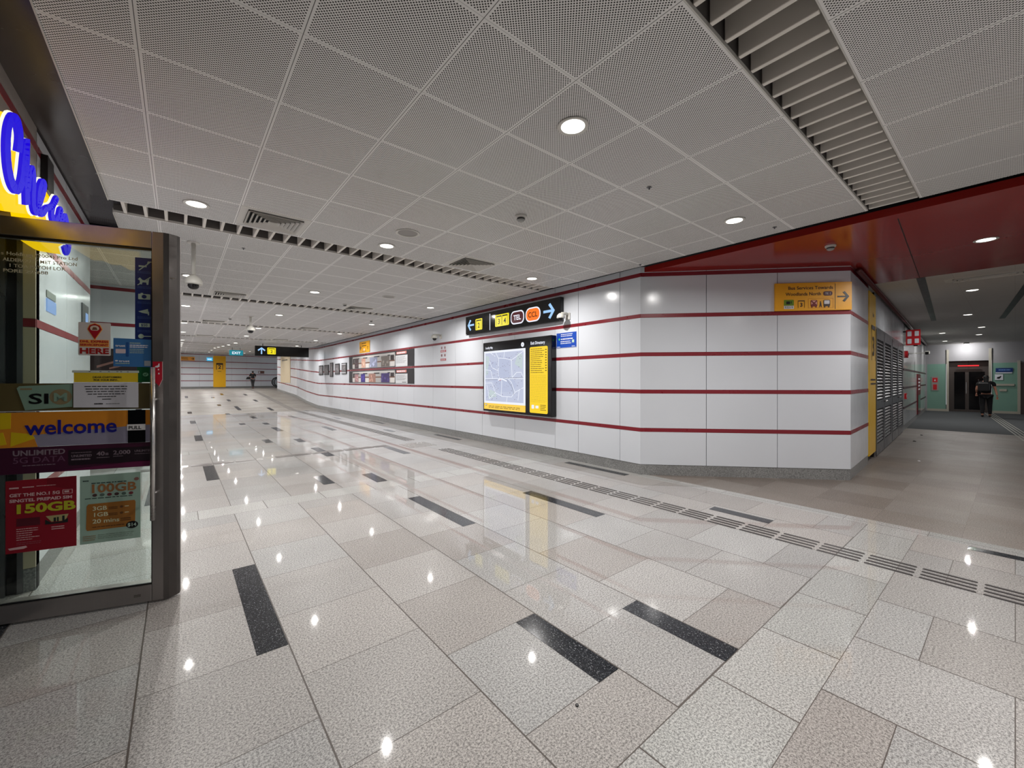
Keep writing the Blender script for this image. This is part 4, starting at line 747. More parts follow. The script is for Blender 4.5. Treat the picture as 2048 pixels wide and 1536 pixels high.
STR = [([(3.324, 2.602), (3.33, 2.62), (3.339, 2.648), (3.348, 2.678), (3.349, 2.705), (3.342, 2.727), (3.329, 2.744), (3.312, 2.758), (3.291, 2.767), (3.265, 2.768), (3.232, 2.763), (3.193, 2.749), (3.15, 2.724), (3.118, 2.695), (3.097, 2.669), (3.079, 2.642), (3.066, 2.616), (3.057, 2.59), (3.051, 2.564), (3.047, 2.538), (3.046, 2.513), (3.047, 2.489), (3.051, 2.465), (3.057, 2.442), (3.065, 2.421), (3.076, 2.402), (3.09, 2.384), (3.107, 2.368), (3.127, 2.356), (3.151, 2.348), (3.181, 2.345), (3.217, 2.348), (3.264, 2.362), (3.308, 2.387), (3.34, 2.414), (3.365, 2.442), (3.386, 2.472), (3.402, 2.504), (3.415, 2.539), (3.425, 2.573), (3.435, 2.605), (3.446, 2.637), (3.456, 2.671), (3.465, 2.701), (3.471, 2.722)], [(3.226, 2.57), (3.232, 2.587), (3.241, 2.612), (3.248, 2.637), (3.249, 2.656), (3.244, 2.671), (3.234, 2.685), (3.222, 2.696), (3.211, 2.701), (3.2, 2.702), (3.19, 2.701), (3.185, 2.699), (3.189, 2.702), (3.185, 2.698), (3.173, 2.683), (3.16, 2.664), (3.15, 2.644), (3.142, 2.622), (3.136, 2.599), (3.133, 2.574), (3.132, 2.551), (3.133, 2.528), (3.137, 2.506), (3.142, 2.484), (3.15, 2.465), (3.161, 2.447), (3.174, 2.431), (3.189, 2.417), (3.204, 2.409), (3.22, 2.404), (3.237, 2.403), (3.248, 2.403), (3.247, 2.403), (3.248, 2.403), (3.259, 2.414), (3.275, 2.432), (3.289, 2.452), (3.301, 2.477), (3.311, 2.506), (3.321, 2.538), (3.33, 2.569), (3.34, 2.601), (3.349, 2.633), (3.358, 2.661), (3.364, 2.681)]), ([(3.383, 2.703), (3.382, 2.682), (3.381, 2.652), (3.379, 2.618), (3.377, 2.585), (3.376, 2.556), (3.373, 2.527), (3.372, 2.497), (3.372, 2.467), (3.374, 2.434), (3.377, 2.399), (3.381, 2.368), (3.383, 2.346)], [(3.475, 2.744), (3.474, 2.722), (3.472, 2.691), (3.47, 2.656), (3.469, 2.622), (3.467, 2.592), (3.465, 2.561), (3.463, 2.531), (3.463, 2.501), (3.465, 2.468), (3.468, 2.433), (3.472, 2.401), (3.475, 2.379)]), ([(3.483, 2.455), (3.49, 2.475), (3.499, 2.505), (3.509, 2.537), (3.52, 2.561), (3.53, 2.578), (3.541, 2.592), (3.544, 2.595), (3.511, 2.583), (3.506, 2.582), (3.512, 2.574), (3.518, 2.56), (3.522, 2.54), (3.521, 2.51), (3.515, 2.469), (3.511, 2.429), (3.513, 2.397), (3.523, 2.376), (3.54, 2.362), (3.565, 2.355), (3.609, 2.359), (3.657, 2.383), (3.683, 2.406), (3.704, 2.429), (3.724, 2.451), (3.749, 2.476), (3.776, 2.506), (3.802, 2.536), (3.823, 2.561), (3.838, 2.583), (3.851, 2.601), (3.858, 2.618), (3.857, 2.633), (3.842, 2.642), (3.816, 2.645), (3.777, 2.638), (3.726, 2.615), (3.697, 2.591), (3.676, 2.568), (3.658, 2.543), (3.644, 2.519), (3.635, 2.495), (3.628, 2.47), (3.626, 2.446), (3.63, 2.426), (3.642, 2.41), (3.661, 2.396), (3.687, 2.387), (3.737, 2.39), (3.796, 2.414), (3.839, 2.442), (3.875, 2.468), (3.898, 2.484)], [(3.41, 2.434), (3.416, 2.454), (3.425, 2.483), (3.435, 2.515), (3.446, 2.542), (3.46, 2.564), (3.475, 2.584), (3.499, 2.606), (3.554, 2.629), (3.579, 2.624), (3.59, 2.612), (3.598, 2.595), (3.602, 2.571), (3.601, 2.538), (3.595, 2.496), (3.591, 2.456), (3.592, 2.427), (3.6, 2.411), (3.612, 2.402), (3.622, 2.399), (3.613, 2.396), (3.599, 2.391), (3.611, 2.402), (3.628, 2.422), (3.649, 2.444), (3.671, 2.468), (3.696, 2.496), (3.72, 2.524), (3.738, 2.547), (3.751, 2.565), (3.76, 2.579), (3.764, 2.588), (3.765, 2.592), (3.762, 2.593), (3.756, 2.594), (3.759, 2.595), (3.776, 2.603), (3.771, 2.598), (3.756, 2.581), (3.74, 2.561), (3.729, 2.541), (3.72, 2.52), (3.714, 2.497), (3.712, 2.476), (3.715, 2.46), (3.724, 2.448), (3.739, 2.438), (3.753, 2.433), (3.75, 2.431), (3.749, 2.432), (3.776, 2.45), (3.807, 2.473), (3.83, 2.49)]), ([(3.868, 2.471), (3.894, 2.48), (3.933, 2.494), (3.98, 2.512), (4.028, 2.534), (4.071, 2.559), (4.11, 2.585), (4.142, 2.608), (4.166, 2.626), (4.184, 2.643), (4.191, 2.659), (4.128, 2.657), (4.088, 2.634), (4.068, 2.618), (4.042, 2.595), (4.015, 2.57), (3.993, 2.546), (3.978, 2.524), (3.966, 2.503), (3.96, 2.483), (3.96, 2.466), (3.971, 2.453), (3.989, 2.443), (4.017, 2.437), (4.068, 2.443), (4.124, 2.465), (4.166, 2.489), (4.199, 2.511), (4.222, 2.525)], [(3.859, 2.503), (3.885, 2.512), (3.921, 2.526), (3.958, 2.54), (3.986, 2.553), (4.011, 2.568), (4.041, 2.588), (4.068, 2.608), (4.086, 2.622), (4.09, 2.626), (4.089, 2.621), (4.142, 2.624), (4.163, 2.635), (4.149, 2.623), (4.124, 2.602), (4.1, 2.58), (4.082, 2.561), (4.07, 2.544), (4.06, 2.526), (4.054, 2.511), (4.055, 2.5), (4.061, 2.493), (4.072, 2.486), (4.084, 2.484), (4.075, 2.482), (4.074, 2.482), (4.099, 2.497), (4.128, 2.517), (4.15, 2.531)]), ([(4.234, 2.527), (4.246, 2.544), (4.263, 2.569), (4.281, 2.593), (4.291, 2.605), (4.254, 2.587), (4.222, 2.584), (4.224, 2.582), (4.226, 2.572), (4.225, 2.554), (4.221, 2.529), (4.214, 2.5), (4.207, 2.473), (4.198, 2.444), (4.187, 2.414), (4.177, 2.387), (4.17, 2.368)], [(4.139, 2.509), (4.151, 2.525), (4.167, 2.55), (4.186, 2.576), (4.205, 2.597), (4.264, 2.627), (4.315, 2.63), (4.326, 2.62), (4.33, 2.606), (4.329, 2.585), (4.324, 2.558), (4.317, 2.527), (4.31, 2.498), (4.3, 2.468), (4.288, 2.436), (4.277, 2.408), (4.269, 2.389)]), ([(4.27, 2.389), (4.275, 2.406), (4.282, 2.43), (4.292, 2.457), (4.307, 2.483), (4.333, 2.514), (4.366, 2.55), (4.399, 2.582), (4.415, 2.594), (4.377, 2.582), (4.377, 2.58), (4.392, 2.571), (4.41, 2.558), (4.431, 2.54), (4.454, 2.517), (4.475, 2.492), (4.489, 2.469), (4.496, 2.449), (4.499, 2.43), (4.496, 2.412), (4.49, 2.397), (4.478, 2.382), (4.462, 2.368), (4.452, 2.361), (4.482, 2.369), (4.49, 2.37), (4.47, 2.379), (4.45, 2.39), (4.435, 2.398)], [(4.169, 2.367), (4.174, 2.383), (4.181, 2.407), (4.192, 2.436), (4.209, 2.466), (4.236, 2.5), (4.27, 2.538), (4.308, 2.574), (4.353, 2.606), (4.439, 2.633), (4.478, 2.628), (4.499, 2.616), (4.519, 2.602), (4.543, 2.584), (4.568, 2.559), (4.591, 2.533), (4.607, 2.507), (4.616, 2.484), (4.619, 2.461), (4.616, 2.439), (4.606, 2.417), (4.587, 2.393), (4.56, 2.37), (4.522, 2.347), (4.446, 2.323), (4.395, 2.326), (4.368, 2.338), (4.348, 2.349), (4.334, 2.357)])]
for (Lp, Rp) in STR:
    for nm, m, x0, x1, gr in (('letter_halo', SW, -.664, -.655, .006), ('letter', SB, -.654, -.64, 0)):
        bm = BM(); n_ = len(Lp)
        for i in range(n_-1):
            q = []
            for (A, Bq) in ((Lp[i], Rp[i]), (Lp[i+1], Rp[i+1])):
                dx, dz = A[0]-Bq[0], A[1]-Bq[1]; L = math.hypot(dx, dz) or 1; q.append(((A[0]+dx/L*gr, A[1]+dz/L*gr), (Bq[0]-dx/L*gr, Bq[1]-dz/L*gr)))
            yz(bm, [q[0][0], q[1][0], q[1][1], q[0][1]], x0, x1+(.0004 if i % 2 else 0))
        obj(nm, bm, m, t)
# blue reflections on the wall behind the door, painted as glowing panels
t = thing('reflection_patch', (-.735, 5.0, 0), PI/2, 'pale blue reflection painted as a glowing strip on the wall behind the door glass', 'painted_reflection'); t.rotation_euler = (0, 0, PI/2)
RFL = mat('reflection_blue', (150, 185, 250), .3, emit=.8)
B('painted_reflection', RFL, t, (-.60, -.32, -.006, -.001, 1.90, 1.99)); B('surround', mat('grey_surround', (130, 136, 130), .5), t, (-.60, -.32, -.004, -.001, 2.0, 2.05))
t = thing('reflection_patch', (-.735, 5.9, 0), PI/2, 'second painted blue reflection with a dark surround near the wall corner behind the door glass', 'painted_reflection')
B('surround', mat('dark_surround', (70, 72, 74), .4), t, (-.12, .22, -.010, -.001, 1.86, 2.16)); B('painted_reflection', RFL, t, (.04, .18, -.012, -.010, 1.90, 2.08))
t = thing('display_board', (-.80, 9.68, 0), 0, 'dark framed display board on the wall facing the camera behind the door glass', 'display board')
B('board', mat('dark_poster', (40, 22, 24), .3), t, (-.36, .36, -.02, 0, 1.53, 1.93)); PR('print_detail', mat('pink_print', (130, 90, 84), .5), t, [[(-.25,1.6),(.1,1.75),(.1,1.78),(-.25,1.64)],[(-.1,1.58),(.25,1.7),(.25,1.73),(-.1,1.61)]], -.022, -.02)

# ================================================================ GLASS DOOR
da = math.radians(-17.263)
door = thing('glass_door', (-.0688, 3.4060, 0), da, 'open glass door with brushed steel frame in the left foreground', 'door')
# frame: free stile with a rounded edge, rails, hinge stile out of the frame
bm = BM()
prof = [(-.062, 0), (-.004, 0), (.022, .010), (.052, .040), (.062, .062), (.062, .085), (.0, .10), (-.062, .10)]
a = [bm.verts.new((x, y, .012)) for x, y in prof]; b = [bm.verts.new((x, y, 2.334)) for x, y in prof]; bm.faces.new(a); bm.faces.new(b)
for i in range(len(prof)): j = (i+1) % len(prof); bm.faces.new((a[i], a[j], b[j], b[i]))
obj('free_stile', bm, M_steel, door, bevel=.004)
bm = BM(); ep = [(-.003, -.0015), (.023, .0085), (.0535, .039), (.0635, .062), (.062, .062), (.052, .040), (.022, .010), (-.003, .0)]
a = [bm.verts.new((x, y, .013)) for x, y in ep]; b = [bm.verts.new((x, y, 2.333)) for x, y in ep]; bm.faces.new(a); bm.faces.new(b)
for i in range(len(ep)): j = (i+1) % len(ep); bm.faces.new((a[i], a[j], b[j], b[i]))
obj('dark_edge_reflection', bm, brushed('shaded_edge_steel', (.10, .09, .085), .4), door)  # thin darker shell paints the dark reflection on the stile's rounded edge
B('top_rail', M_steel, door, (-1.02, -.0625, 0, .10, 2.226, 2.334), bevel=.003); B('bottom_rail', M_steel, door, (-1.02, -.0625, 0, .10, .012, .116), bevel=.003)
B('hinge_stile', M_steel, door, (-1.09, -1.021, 0, .10, .012, 2.334), bevel=.003); B('stile_seam', mat('seam_light', (190, 186, 182), .3, .8), door, (.0, .055, .012, .0135, 2.05, 2.054)); B('gasket', K, door, (-1.02, -.0625, .012, .02, 2.213, 2.226), (-1.02, -.0625, .012, .02, .116, .124), (-.068, -.062, .012, .02, .116, 2.226))
B('glass_pane', M_glass, door, (-1.02, -.064, .030, .040, .117, 2.225))
B('lock', mat('lock_plate', (120, 116, 112), .3, .8), door, (-.150, -.115, -.003, .001, .050, .066), bevel=.002)
bm = BM(); tube(bm, [(-.038, -.055, .534), (-.038, -.055, 1.479)], .0125, 16); tube(bm, [(-.038, -.055, 1.28), (-.030, .0, 1.28)], .008, 10); tube(bm, [(-.038, -.055, .70), (-.030, .0, .70)], .008, 10); obj('pull_handle', bm, M_steel2, door, smooth=True)
LG = mat('pale_grey_lettering', (178, 172, 150), .5)
for s, x, z, w_ in (('s Holdings (2004) Pte Ltd', -.758, 2.118, .33), ('ALDERCOTT MET STATION', -.750, 2.083, .32), (' 1 TOA PAYOH LOR', -.735, 2.05, .24), ('PORE 297688', -.750, 2.020, .19)):
    txt(door, s, x, z, .019, LG, .028, bold=.01, width=w_, name='address_lettering')
def st_(n_, l, c, u=0, dy=.0285):
    """flat thing stuck to the camera side of the door glass"""
    return thing(n_, (-.0688+math.cos(da)*u-math.sin(da)*dy, 3.4060+math.sin(da)*u+math.cos(da)*dy, 0), da, l, c, 'stickers and posters on the glass door')
def rect(x0, x1, z0, z1): return [(x0, z0), (x1, z0), (x1, z1), (x0, z1)]
# prohibition strip
t = st_('prohibition_strip', 'tall dark blue strip of white prohibition symbols at the upper right of the door glass', 'sticker'); NV = mat('navy_sticker', (18, 40, 104), .4); PG = mat('pale_green_print', (168, 190, 176), .5)
PR('sheet', NV, t, [rect(-.154, -.0645, 1.60, 2.168)]); x = -.108
for k, z in enumerate((2.115, 2.02, 1.925, 1.83, 1.745, 1.675)):
    if k == 0: P_ = [rect(x-.028, x+.012, z-.005, z+.005)]; RB('symbol', PG, t, [[(x-.025,z-.025),(x+.027,z+.025)],[(x+.015,z+.01),(x+.02,z+.03),(x+.035,z+.03)]], .005, -.005, -.003)
    elif k == 1: P_ = [[(x-.022,z-.018),(x-.022,z+.004),(x-.032,z+.012),(x-.022,z+.024),(x-.008,z+.008),(x+.014,z+.008),(x+.024,z+.018),(x+.020,z-.02),(x+.012,z-.02),(x+.010,z-.006),(x-.010,z-.006),(x-.012,z-.02)]]; RB('symbol', PG, t, [[(x-.032,z-.024),(x+.03,z+.028)]], .0045, -.005, -.003)
    elif k == 2: P_ = [rrect(x-.030, x+.030, z-.018, z+.016, .004), rect(x-.018, x-.006, z+.016, z+.022)]; PR('symbol', NV, t, [disc(x, z-.001, .012)], -.006, -.004)
    elif k == 3: P_ = [[(x-.030,z),(x+.018,z+.018),(x+.022,z-.014),(x-.01,z-.008)], rect(x+.018, x+.024, z-.022, z+.0)]
    elif k == 4: P_ = [rrect(x-.026, x+.028, z-.012, z+.012, .002)]; txt(t, '$50', x, z-.007, .015, NV, -.005, 'CENTER')
    else: P_ = [disc(x-.016, z, .014), rect(x-.006, x+.034, z-.0025, z+.0025)]
    PR('symbol', PG, t, P_, -.004, -.003); smallprint(t, mat('dim_blue_print', (60, 86, 140), .5), x-.034, x+.038, z-.046, z-.030, 2, -.0035, .45, k, .1)
# courier sticker
t = st_('service_point_sticker', 'white sticker with a red map pin and red block capitals on the door glass', 'sticker'); CR = mat('crimson_print', (176, 18, 40), .45); OY = mat('warm_orange', (240, 170, 80), .45)
PR('sheet', mat('sticker_white', (214, 210, 208), .4), t, [rrect(-.4225, -.2725, 1.549, 1.749, .006)]); cx, cz = -.346, 1.712
PR('pin_halo', OY, t, [[(cx-.036,cz-.004),(cx,cz-.071),(cx+.036,cz-.004),(cx+.026,cz+.022),(cx,cz+.034),(cx-.026,cz+.022)]], -.004, -.003); PR('pin', mat('pin_red', (166, 24, 34), .4), t, [[(cx-.032,cz-.004),(cx,cz-.064),(cx+.032,cz-.004),(cx+.023,cz+.019),(cx,cz+.030),(cx-.023,cz+.019)]], -.005, -.004)
PR('pin_window', mat('cream_window', (222, 206, 190), .4), t, [disc(cx, cz+.002, .021, .017)], -.006, -.005); PR('pin_lower', CR, t, [[(cx-.026,cz-.012),(cx+.026,cz-.012),(cx,cz-.055)]], -.007, -.006); PR('parcel', BRN, t, [[(cx-.012,cz-.008),(cx+.014,cz-.008),(cx+.008,cz+.008),(cx-.006,cz+.009)]], -.007, -.006)
PR('caption_bar', OY, t, [rect(-.416, -.280, 1.601, 1.644)], -.004, -.003); txt(t, 'DHL EXPRESS', -.348, 1.627, .0135, CR, -.005, 'CENTER', bold=.04, width=.132); txt(t, 'SERVICEPOINT', -.348, 1.607, .0125, CR, -.005, 'CENTER', bold=.04, width=.132); txt(t, 'HERE', -.348, 1.560, .033, mat('deep_red_print', (160, 22, 22), .45), -.005, 'CENTER', bold=.05, width=.135)
# bank sticker
t = st_('bank_sticker', 'sky blue sticker with a white card picture at the right of the door glass', 'sticker', dy=.024); SKY = mat('sky_blue_sheet', (62, 118, 178), .4)
PR('sheet', SKY, t, [[(-.257,1.484),(-.0655,1.481),(-.0655,1.654),(-.257,1.659)]]); txt(t, 'trust', -.247, 1.606, .013, W, -.004, bold=.04, width=.048); PR('card', mat('pink_card', (216, 200, 206), .4), t, [rrect(-.246, -.198, 1.565, 1.592, .004)], -.004, -.003)
PR('phone_outline', mat('deep_sky', (36, 84, 150), .4), t, [rrect(-.196, -.183, 1.545, 1.635, .004)], -.004, -.003); smallprint(t, W, -.178, -.085, 1.60, 1.622, 2, -.004, .55, 5, .05); smallprint(t, PG, -.178, -.10, 1.565, 1.597, 3, -.004, .4, 9, .2); smallprint(t, PG, -.178, -.12, 1.625, 1.635, 1, -.004, .6, 9, .2)
PR('logo_mark', W, t, [disc(-.242, 1.519, .007, .0045)], -.004, -.003); txt(t, 'trust', -.230, 1.512, .0115, W, -.004, bold=.04, width=.052); smallprint(t, PG, -.247, -.178, 1.499, 1.507, 1, -.004, .7, 4, .05)
PR('pale_square', mat('grey_square', (170, 180, 190), .4), t, [rect(-.106, -.074, 1.488, 1.521)], -.004, -.003)
t = st_('green_sticker', 'dark green square sticker with a pale tick under the sky blue one', 'sticker', dy=.0265); PR('sheet', mat('dark_green', (10, 84, 44), .4), t, [rect(-.143, -.0645, 1.386, 1.485)]); PR('tick_disc', mat('tick_green', (120, 176, 140), .4), t, [disc(-.101, 1.435, .014, .012)], -.004, -.003); RB('tick', mat('dark_green', (10, 84, 44), .4), t, [[(-.107,1.435),(-.102,1.430),(-.094,1.440)]], .003, -.006, -.004)
# red sticker on the stile
t = st_('red_sticker', 'small red pointed sticker on the steel stile by the pull handle', 'sticker', dy=-.0005); PR('sheet', mat('shiny_red', (184, 24, 46), .35), t, [[(-.056,1.516),(-.008,1.516),(-.008,1.405),(-.024,1.362),(-.056,1.40)]], -.002, 0); PR('edge', mat('pale_edge', (220, 190, 190), .4), t, [[(-.008,1.516),(-.0065,1.516),(-.0065,1.404),(-.0245,1.357),(-.024,1.362),(-.008,1.405)]], -.0021, 0)
PR('symbol', W, t, [[(-.044,1.486),(-.030,1.492),(-.026,1.504),(-.022,1.504),(-.022,1.484),(-.032,1.478),(-.044,1.480)],[(-.03,1.47),(-.024,1.47),(-.024,1.462),(-.03,1.462)],[(-.028,1.445),(-.022,1.445),(-.022,1.436),(-.028,1.436)]], -.003, -.002)
# paper notice
t = st_('paper_notice', 'white paper notice with a yellow header taped in the middle of the door glass', 'notice', dy=.020); PAP = mat('paper_white', (206, 206, 214), .6)
PR('sheet', PAP, t, [[(-.4405,1.236),(-.1345,1.228),(-.1350,1.386),(-.4405,1.386)]], -.003, -.001); PR('header', mat('notice_yellow', (222, 192, 40), .5), t, [rect(-.4385, -.137, 1.387, 1.444)], -.003, -.001); PR('holder_strip', mat('holder_pale', (196, 204, 194), .4), t, [rect(-.446, -.132, 1.444, 1.458)], -.004, -.001); PR('holder_mark', K, t, [rect(a_, a_+.009, 1.450, 1.453) for a_ in (-.32, -.24, -.222, -.37, -.28, -.19)], -.005, -.004)
IK = mat('notice_ink', (70, 60, 30), .5); txt(t, 'DEAR CUSTOMERS', -.284, 1.412, .0105, IK, -.004, 'CENTER', bold=.02, width=.135); txt(t, 'FOR YOUR INFO...', -.287, 1.395, .0105, IK, -.004, 'CENTER', bold=.02, width=.120)
for i, (a_, b_) in enumerate(((-.39,-.185),(-.385,-.19),(-.382,-.192),(-.375,-.197),(-.33,-.242),(-.308,-.265))): smallprint(t, K, a_, b_, 1.358-.0155*i, 1.364-.0155*i, 1, -.004, .75, i, .02)
smallprint(t, K, -.345, -.305, 1.252, 1.259, 1, -.004, .9, 9, .02); smallprint(t, mat('grey_ink', (110, 110, 116), .5), -.29, -.225, 1.252, 1.258, 1, -.004, .6, 9, .02)
# olive band sheet with SIM card
t = st_('olive_banner', 'olive brown banner strip behind the SIM card picture on the door glass', 'banner', dy=.0295); PR('sheet', mat('olive_brown', (88, 78, 44), .5), t, [rect(-1.01, -.0645, 1.220, 1.380)], -.001, 0); PR('white_edge', W, t, [rect(-1.01, -.0645, 1.2165, 1.2195), rect(-.15, -.0645, 1.381, 1.383)], -.001, 0)
t = st_('sim_card_sticker', 'pale green tilted SIM card picture at the left of the door glass', 'sticker', dy=.027); PGR = mat('pale_sea_green', (126, 156, 138), .5)
PR('sheet', PGR, t, [[(-.690,1.352),(-.68,1.364),(-.449,1.376),(-.449,1.240),(-.655,1.224)]]); txt(t, 'SI', -.641, 1.262, .058, K, -.004, bold=.03, width=.085); PR('disc', mat('muted_tan', (136, 122, 90), .5), t, [disc(-.500, 1.300, .050, .046)], -.004, -.003); txt(t, 'M', -.500, 1.275, .048, PGR, -.006, 'CENTER', bold=.03, width=.058); PR('chip_bar', mat('muted_tan', (136, 122, 90), .5), t, [rect(-.675, -.625, 1.342, 1.352)], -.004, -.003)
# welcome banner
t = st_('welcome_banner', 'orange and grey welcome banner with blue lettering across the door glass', 'banner', dy=.026); OB = mat('banner_orange', (212, 134, 34), .5); GB_ = mat('banner_grey', (142, 138, 158), .5); YB_ = mat('banner_yellow', (214, 184, 16), .5)
PR('sheet', GB_, t, [rect(-1.01, -.0645, 1.010, 1.213)], -.003, -.001); PR('orange_field', OB, t, [[(-1.01,1.212),(-.0645,1.212),(-.0645,1.120),(-.205,1.112),(-.62,1.080),(-.60,1.010),(-1.01,1.010)]], -.004, -.003); PR('yellow_shape', YB_, t, [[(-1.01,1.211),(-.712,1.211),(-.714,1.120),(-1.01,1.10)],[(-.712,1.10),(-.628,1.085),(-.610,1.060),(-.715,1.016)],[(-.80,1.09),(-.745,1.10),(-.73,1.03),(-.8,1.02)]], -.005, -.004)
txt(t, 'welcome', -.652, 1.082, .082, mat('banner_blue', (22, 22, 132), .45), -.006, bold=.028, width=.415)
t = st_('pull_label', 'black upright label with a white PULL tag beside the welcome banner', 'label', dy=.020); PR('sheet', KG, t, [rect(-.186, -.100, 1.010, 1.213)], -.002, 0); PR('tag_plate', mat('tag_white', (214, 212, 212), .5), t, [rect(-.190, -.099, 1.087, 1.124)], -.003, -.002); txt(t, 'PULL', -.183, 1.094, .020, K, -.004, bold=.02, width=.062)
# data banner
t = st_('data_banner', 'dark purple mobile data banner below the welcome banner on the door glass', 'banner', dy=.026); PU = mat('banner_purple', (62, 16, 44), .45); DG = mat('dim_grey_print', (128, 112, 122), .5)
PR('sheet', PU, t, [rect(-1.01, -.0645, .857, 1.009)]); PR('purple_sweep', mat('banner_magenta', (92, 20, 62), .45), t, [[(-.55,.858),(-.0655,.858),(-.0655,.90),(-.30,.880)]], -.004, -.003); txt(t, 'UNLIMITED', -.707, .962, .030, DG, -.004, bold=.03, width=.225)
txt(t, '5G DATA', -.707, .918, .034, mat('dim_plum_print', (104, 68, 92), .5), -.004, bold=.0, width=.225); smallprint(t, DG, -.665, -.52, .900, .906, 1, -.004, .7, 3, .02); PR('dark_box', mat('near_black_plum', (30, 16, 26), .45), t, [rrect(-.466, -.066, .890, .982, .006)], -.004, -.003)
smallprint(t, DG, -.452, -.36, .962, .967, 1, -.0055, .7, 1, .02); txt(t, 'UNLIMITED', -.452, .938, .014, DG, -.005, bold=.02, width=.092); smallprint(t, DG, -.452, -.364, .918, .930, 1, -.0055, .7, 2, .02); txt(t, '40', -.336, .940, .024, DG, -.005, bold=.03, width=.038); smallprint(t, DG, -.295, -.28, .94, .955, 2, -.0055, .6, 2, .02); smallprint(t, DG, -.336, -.275, .925, .930, 1, -.0055, .7, 5, .02)
txt(t, '2,000', -.258, .942, .024, DG, -.005, bold=.03, width=.082); smallprint(t, DG, -.258, -.21, .928, .933, 1, -.0055, .7, 5, .02); txt(t, 'UNLIMITED', -.155, .950, .014, DG, -.005, width=.085); smallprint(t, DG, -.155, -.075, .937, .941, 1, -.0055, .7, 5, .02)
# red poster
t = st_('phone_plan_poster', 'crimson phone plan poster with yellow-green 150GB on the lower door glass', 'poster', dy=.026); PRD = mat('poster_red', (138, 18, 36), .5); LM = mat('lime_print', (176, 176, 40), .5); PK = mat('pinkish_print', (206, 170, 170), .5)
PR('sheet', PRD, t, [[(-.736,.402),(-.430,.407),(-.430,.826),(-.736,.819)]]); PR('corner_tone', mat('poster_red_deep', (118, 13, 30), .5), t, [[(-.56,.78),(-.4305,.74),(-.4305,.825),(-.56,.822)]], -.0035, -.003)
smallprint(t, PK, -.72, -.68, .772, .782, 1, -.0045, .8, 2, .02); smallprint(t, PK, -.665, -.615, .775, .782, 1, -.0045, .8, 2, .02); smallprint(t, PK, -.605, -.52, .779, .783, 1, -.0045, .8, 2, .02)
txt(t, 'GET THE NO.1 5G', -.719, .727, .0175, PK, -.005, bold=.04, width=.215); RB('card_outline', PK, t, [[(-.490,.725),(-.448,.725),(-.448,.748),(-.490,.748),(-.490,.725)]], .002, -.005, -.003); smallprint(t, PK, -.483, -.462, .73, .744, 1, -.0045, .8, 2, .02); txt(t, 'SINGTEL PREPAID SIM', -.719, .695, .0175, PK, -.005, bold=.04, width=.270)
txt(t, '150GB', -.704, .630, .050, LM, -.005, bold=.055, width=.256); PR('photo', mat('maroon_photo', (82, 22, 34), .5), t, [rect(-.69, -.59, .555, .600)], -.004, -.003); smallprint(t, PK, -.69, -.59, .470, .545, 6, -.0045, .3, 4, .4)
PR('photo', mat('cream_photo', (170, 160, 110), .5), t, [[(-.565,.60),(-.465,.603),(-.475,.575),(-.49,.565),(-.54,.565)]], -.0045, -.003); PR('photo_band', mat('dark_skyline', (26, 34, 34), .5), t, [[(-.567,.552),(-.467,.554),(-.467,.580),(-.49,.562),(-.54,.560),(-.567,.580)],[(-.53,.565),(-.52,.565),(-.52,.588),(-.53,.588)],[(-.515,.565),(-.508,.565),(-.508,.590),(-.515,.590)],[(-.492,.565),(-.482,.565),(-.482,.595),(-.492,.595)]], -.0055, -.0045); smallprint(t, PK, -.54, -.48, .515, .54, 2, -.0045, .4, 4, .3); smallprint(t, mat('dark_rose_print', (150, 80, 90), .5), -.69, -.58, .445, .465, 2, -.0045, .3, 9, .1); PR('tag', PK, t, [[(-.725,.433),(-.65,.440),(-.645,.430),(-.66,.424),(-.718,.422)]], -.0045, -.003)
# translucent poster
t = st_('phone_plan_poster', 'translucent pale green phone plan poster with tan 100GB on the door glass', 'poster', dy=.026); TP = film('pale_green_film', (150, 178, 162), .80); TN = mat('tan_print', (146, 100, 58), .5); TG = mat('dark_teal_print', (40, 60, 56), .5)
PR('sheet', TP, t, [[(-.414,.408),(-.127,.414),(-.127,.825),(-.414,.819)]]); smallprint(t, TG, -.40, -.372, .786, .793, 1, -.0045, .9, 3, .02); smallprint(t, TG, -.36, -.19, .770, .776, 1, -.0045, .9, 3, .02); PR('logo_disc', mat('faded_brown', (130, 90, 84), .5), t, [disc(-.145, .783, .012, .010)], -.005, -.003)
txt(t, '100GB', -.372, .716, .050, TN, -.005, bold=.035, width=.212)
for k in range(6): PR('flag_disc', mat('flag_tone_%d' % (k % 3), ((70, 50, 50), (80, 100, 92), (110, 50, 54))[k % 3], .5), t, [disc(-.345+.0345*k, .700-.0005*k, .011, .009)], -.005, -.003)
smallprint(t, TG, -.39, -.16, .677, .686, 1, -.0045, .5, 3, .02); PR('plan_box', mat('plan_ochre', (150, 98, 38), .5), t, [[(-.385,.500),(-.380,.488),(-.160,.492),(-.153,.505),(-.150,.640),(-.155,.652),(-.374,.648),(-.382,.636)]], -.005, -.003)
PB = mat('plan_box_print', (196, 196, 160), .5)
for s, z, w_ in (('3GB', .608, .066), ('1GB', .570, .066), ('20 mins', .530, .126)): txt(t, s, -.355, z, .024, PB, -.0065, bold=.02, width=w_)
for z in (.612, .574): smallprint(t, mat('plan_box_dark', (96, 60, 26), .5), -.28, -.235, z-.006, z+.012, 2, -.0062, .5, 3, .2); PR('dot', mat('plan_box_dark', (96, 60, 26), .5), t, [disc(-.218, z+.006, .008, .007)], -.0065, -.005); PR('dash', PB, t, [rect(-.202, -.183, z+.005, z+.009)], -.0065, -.005)
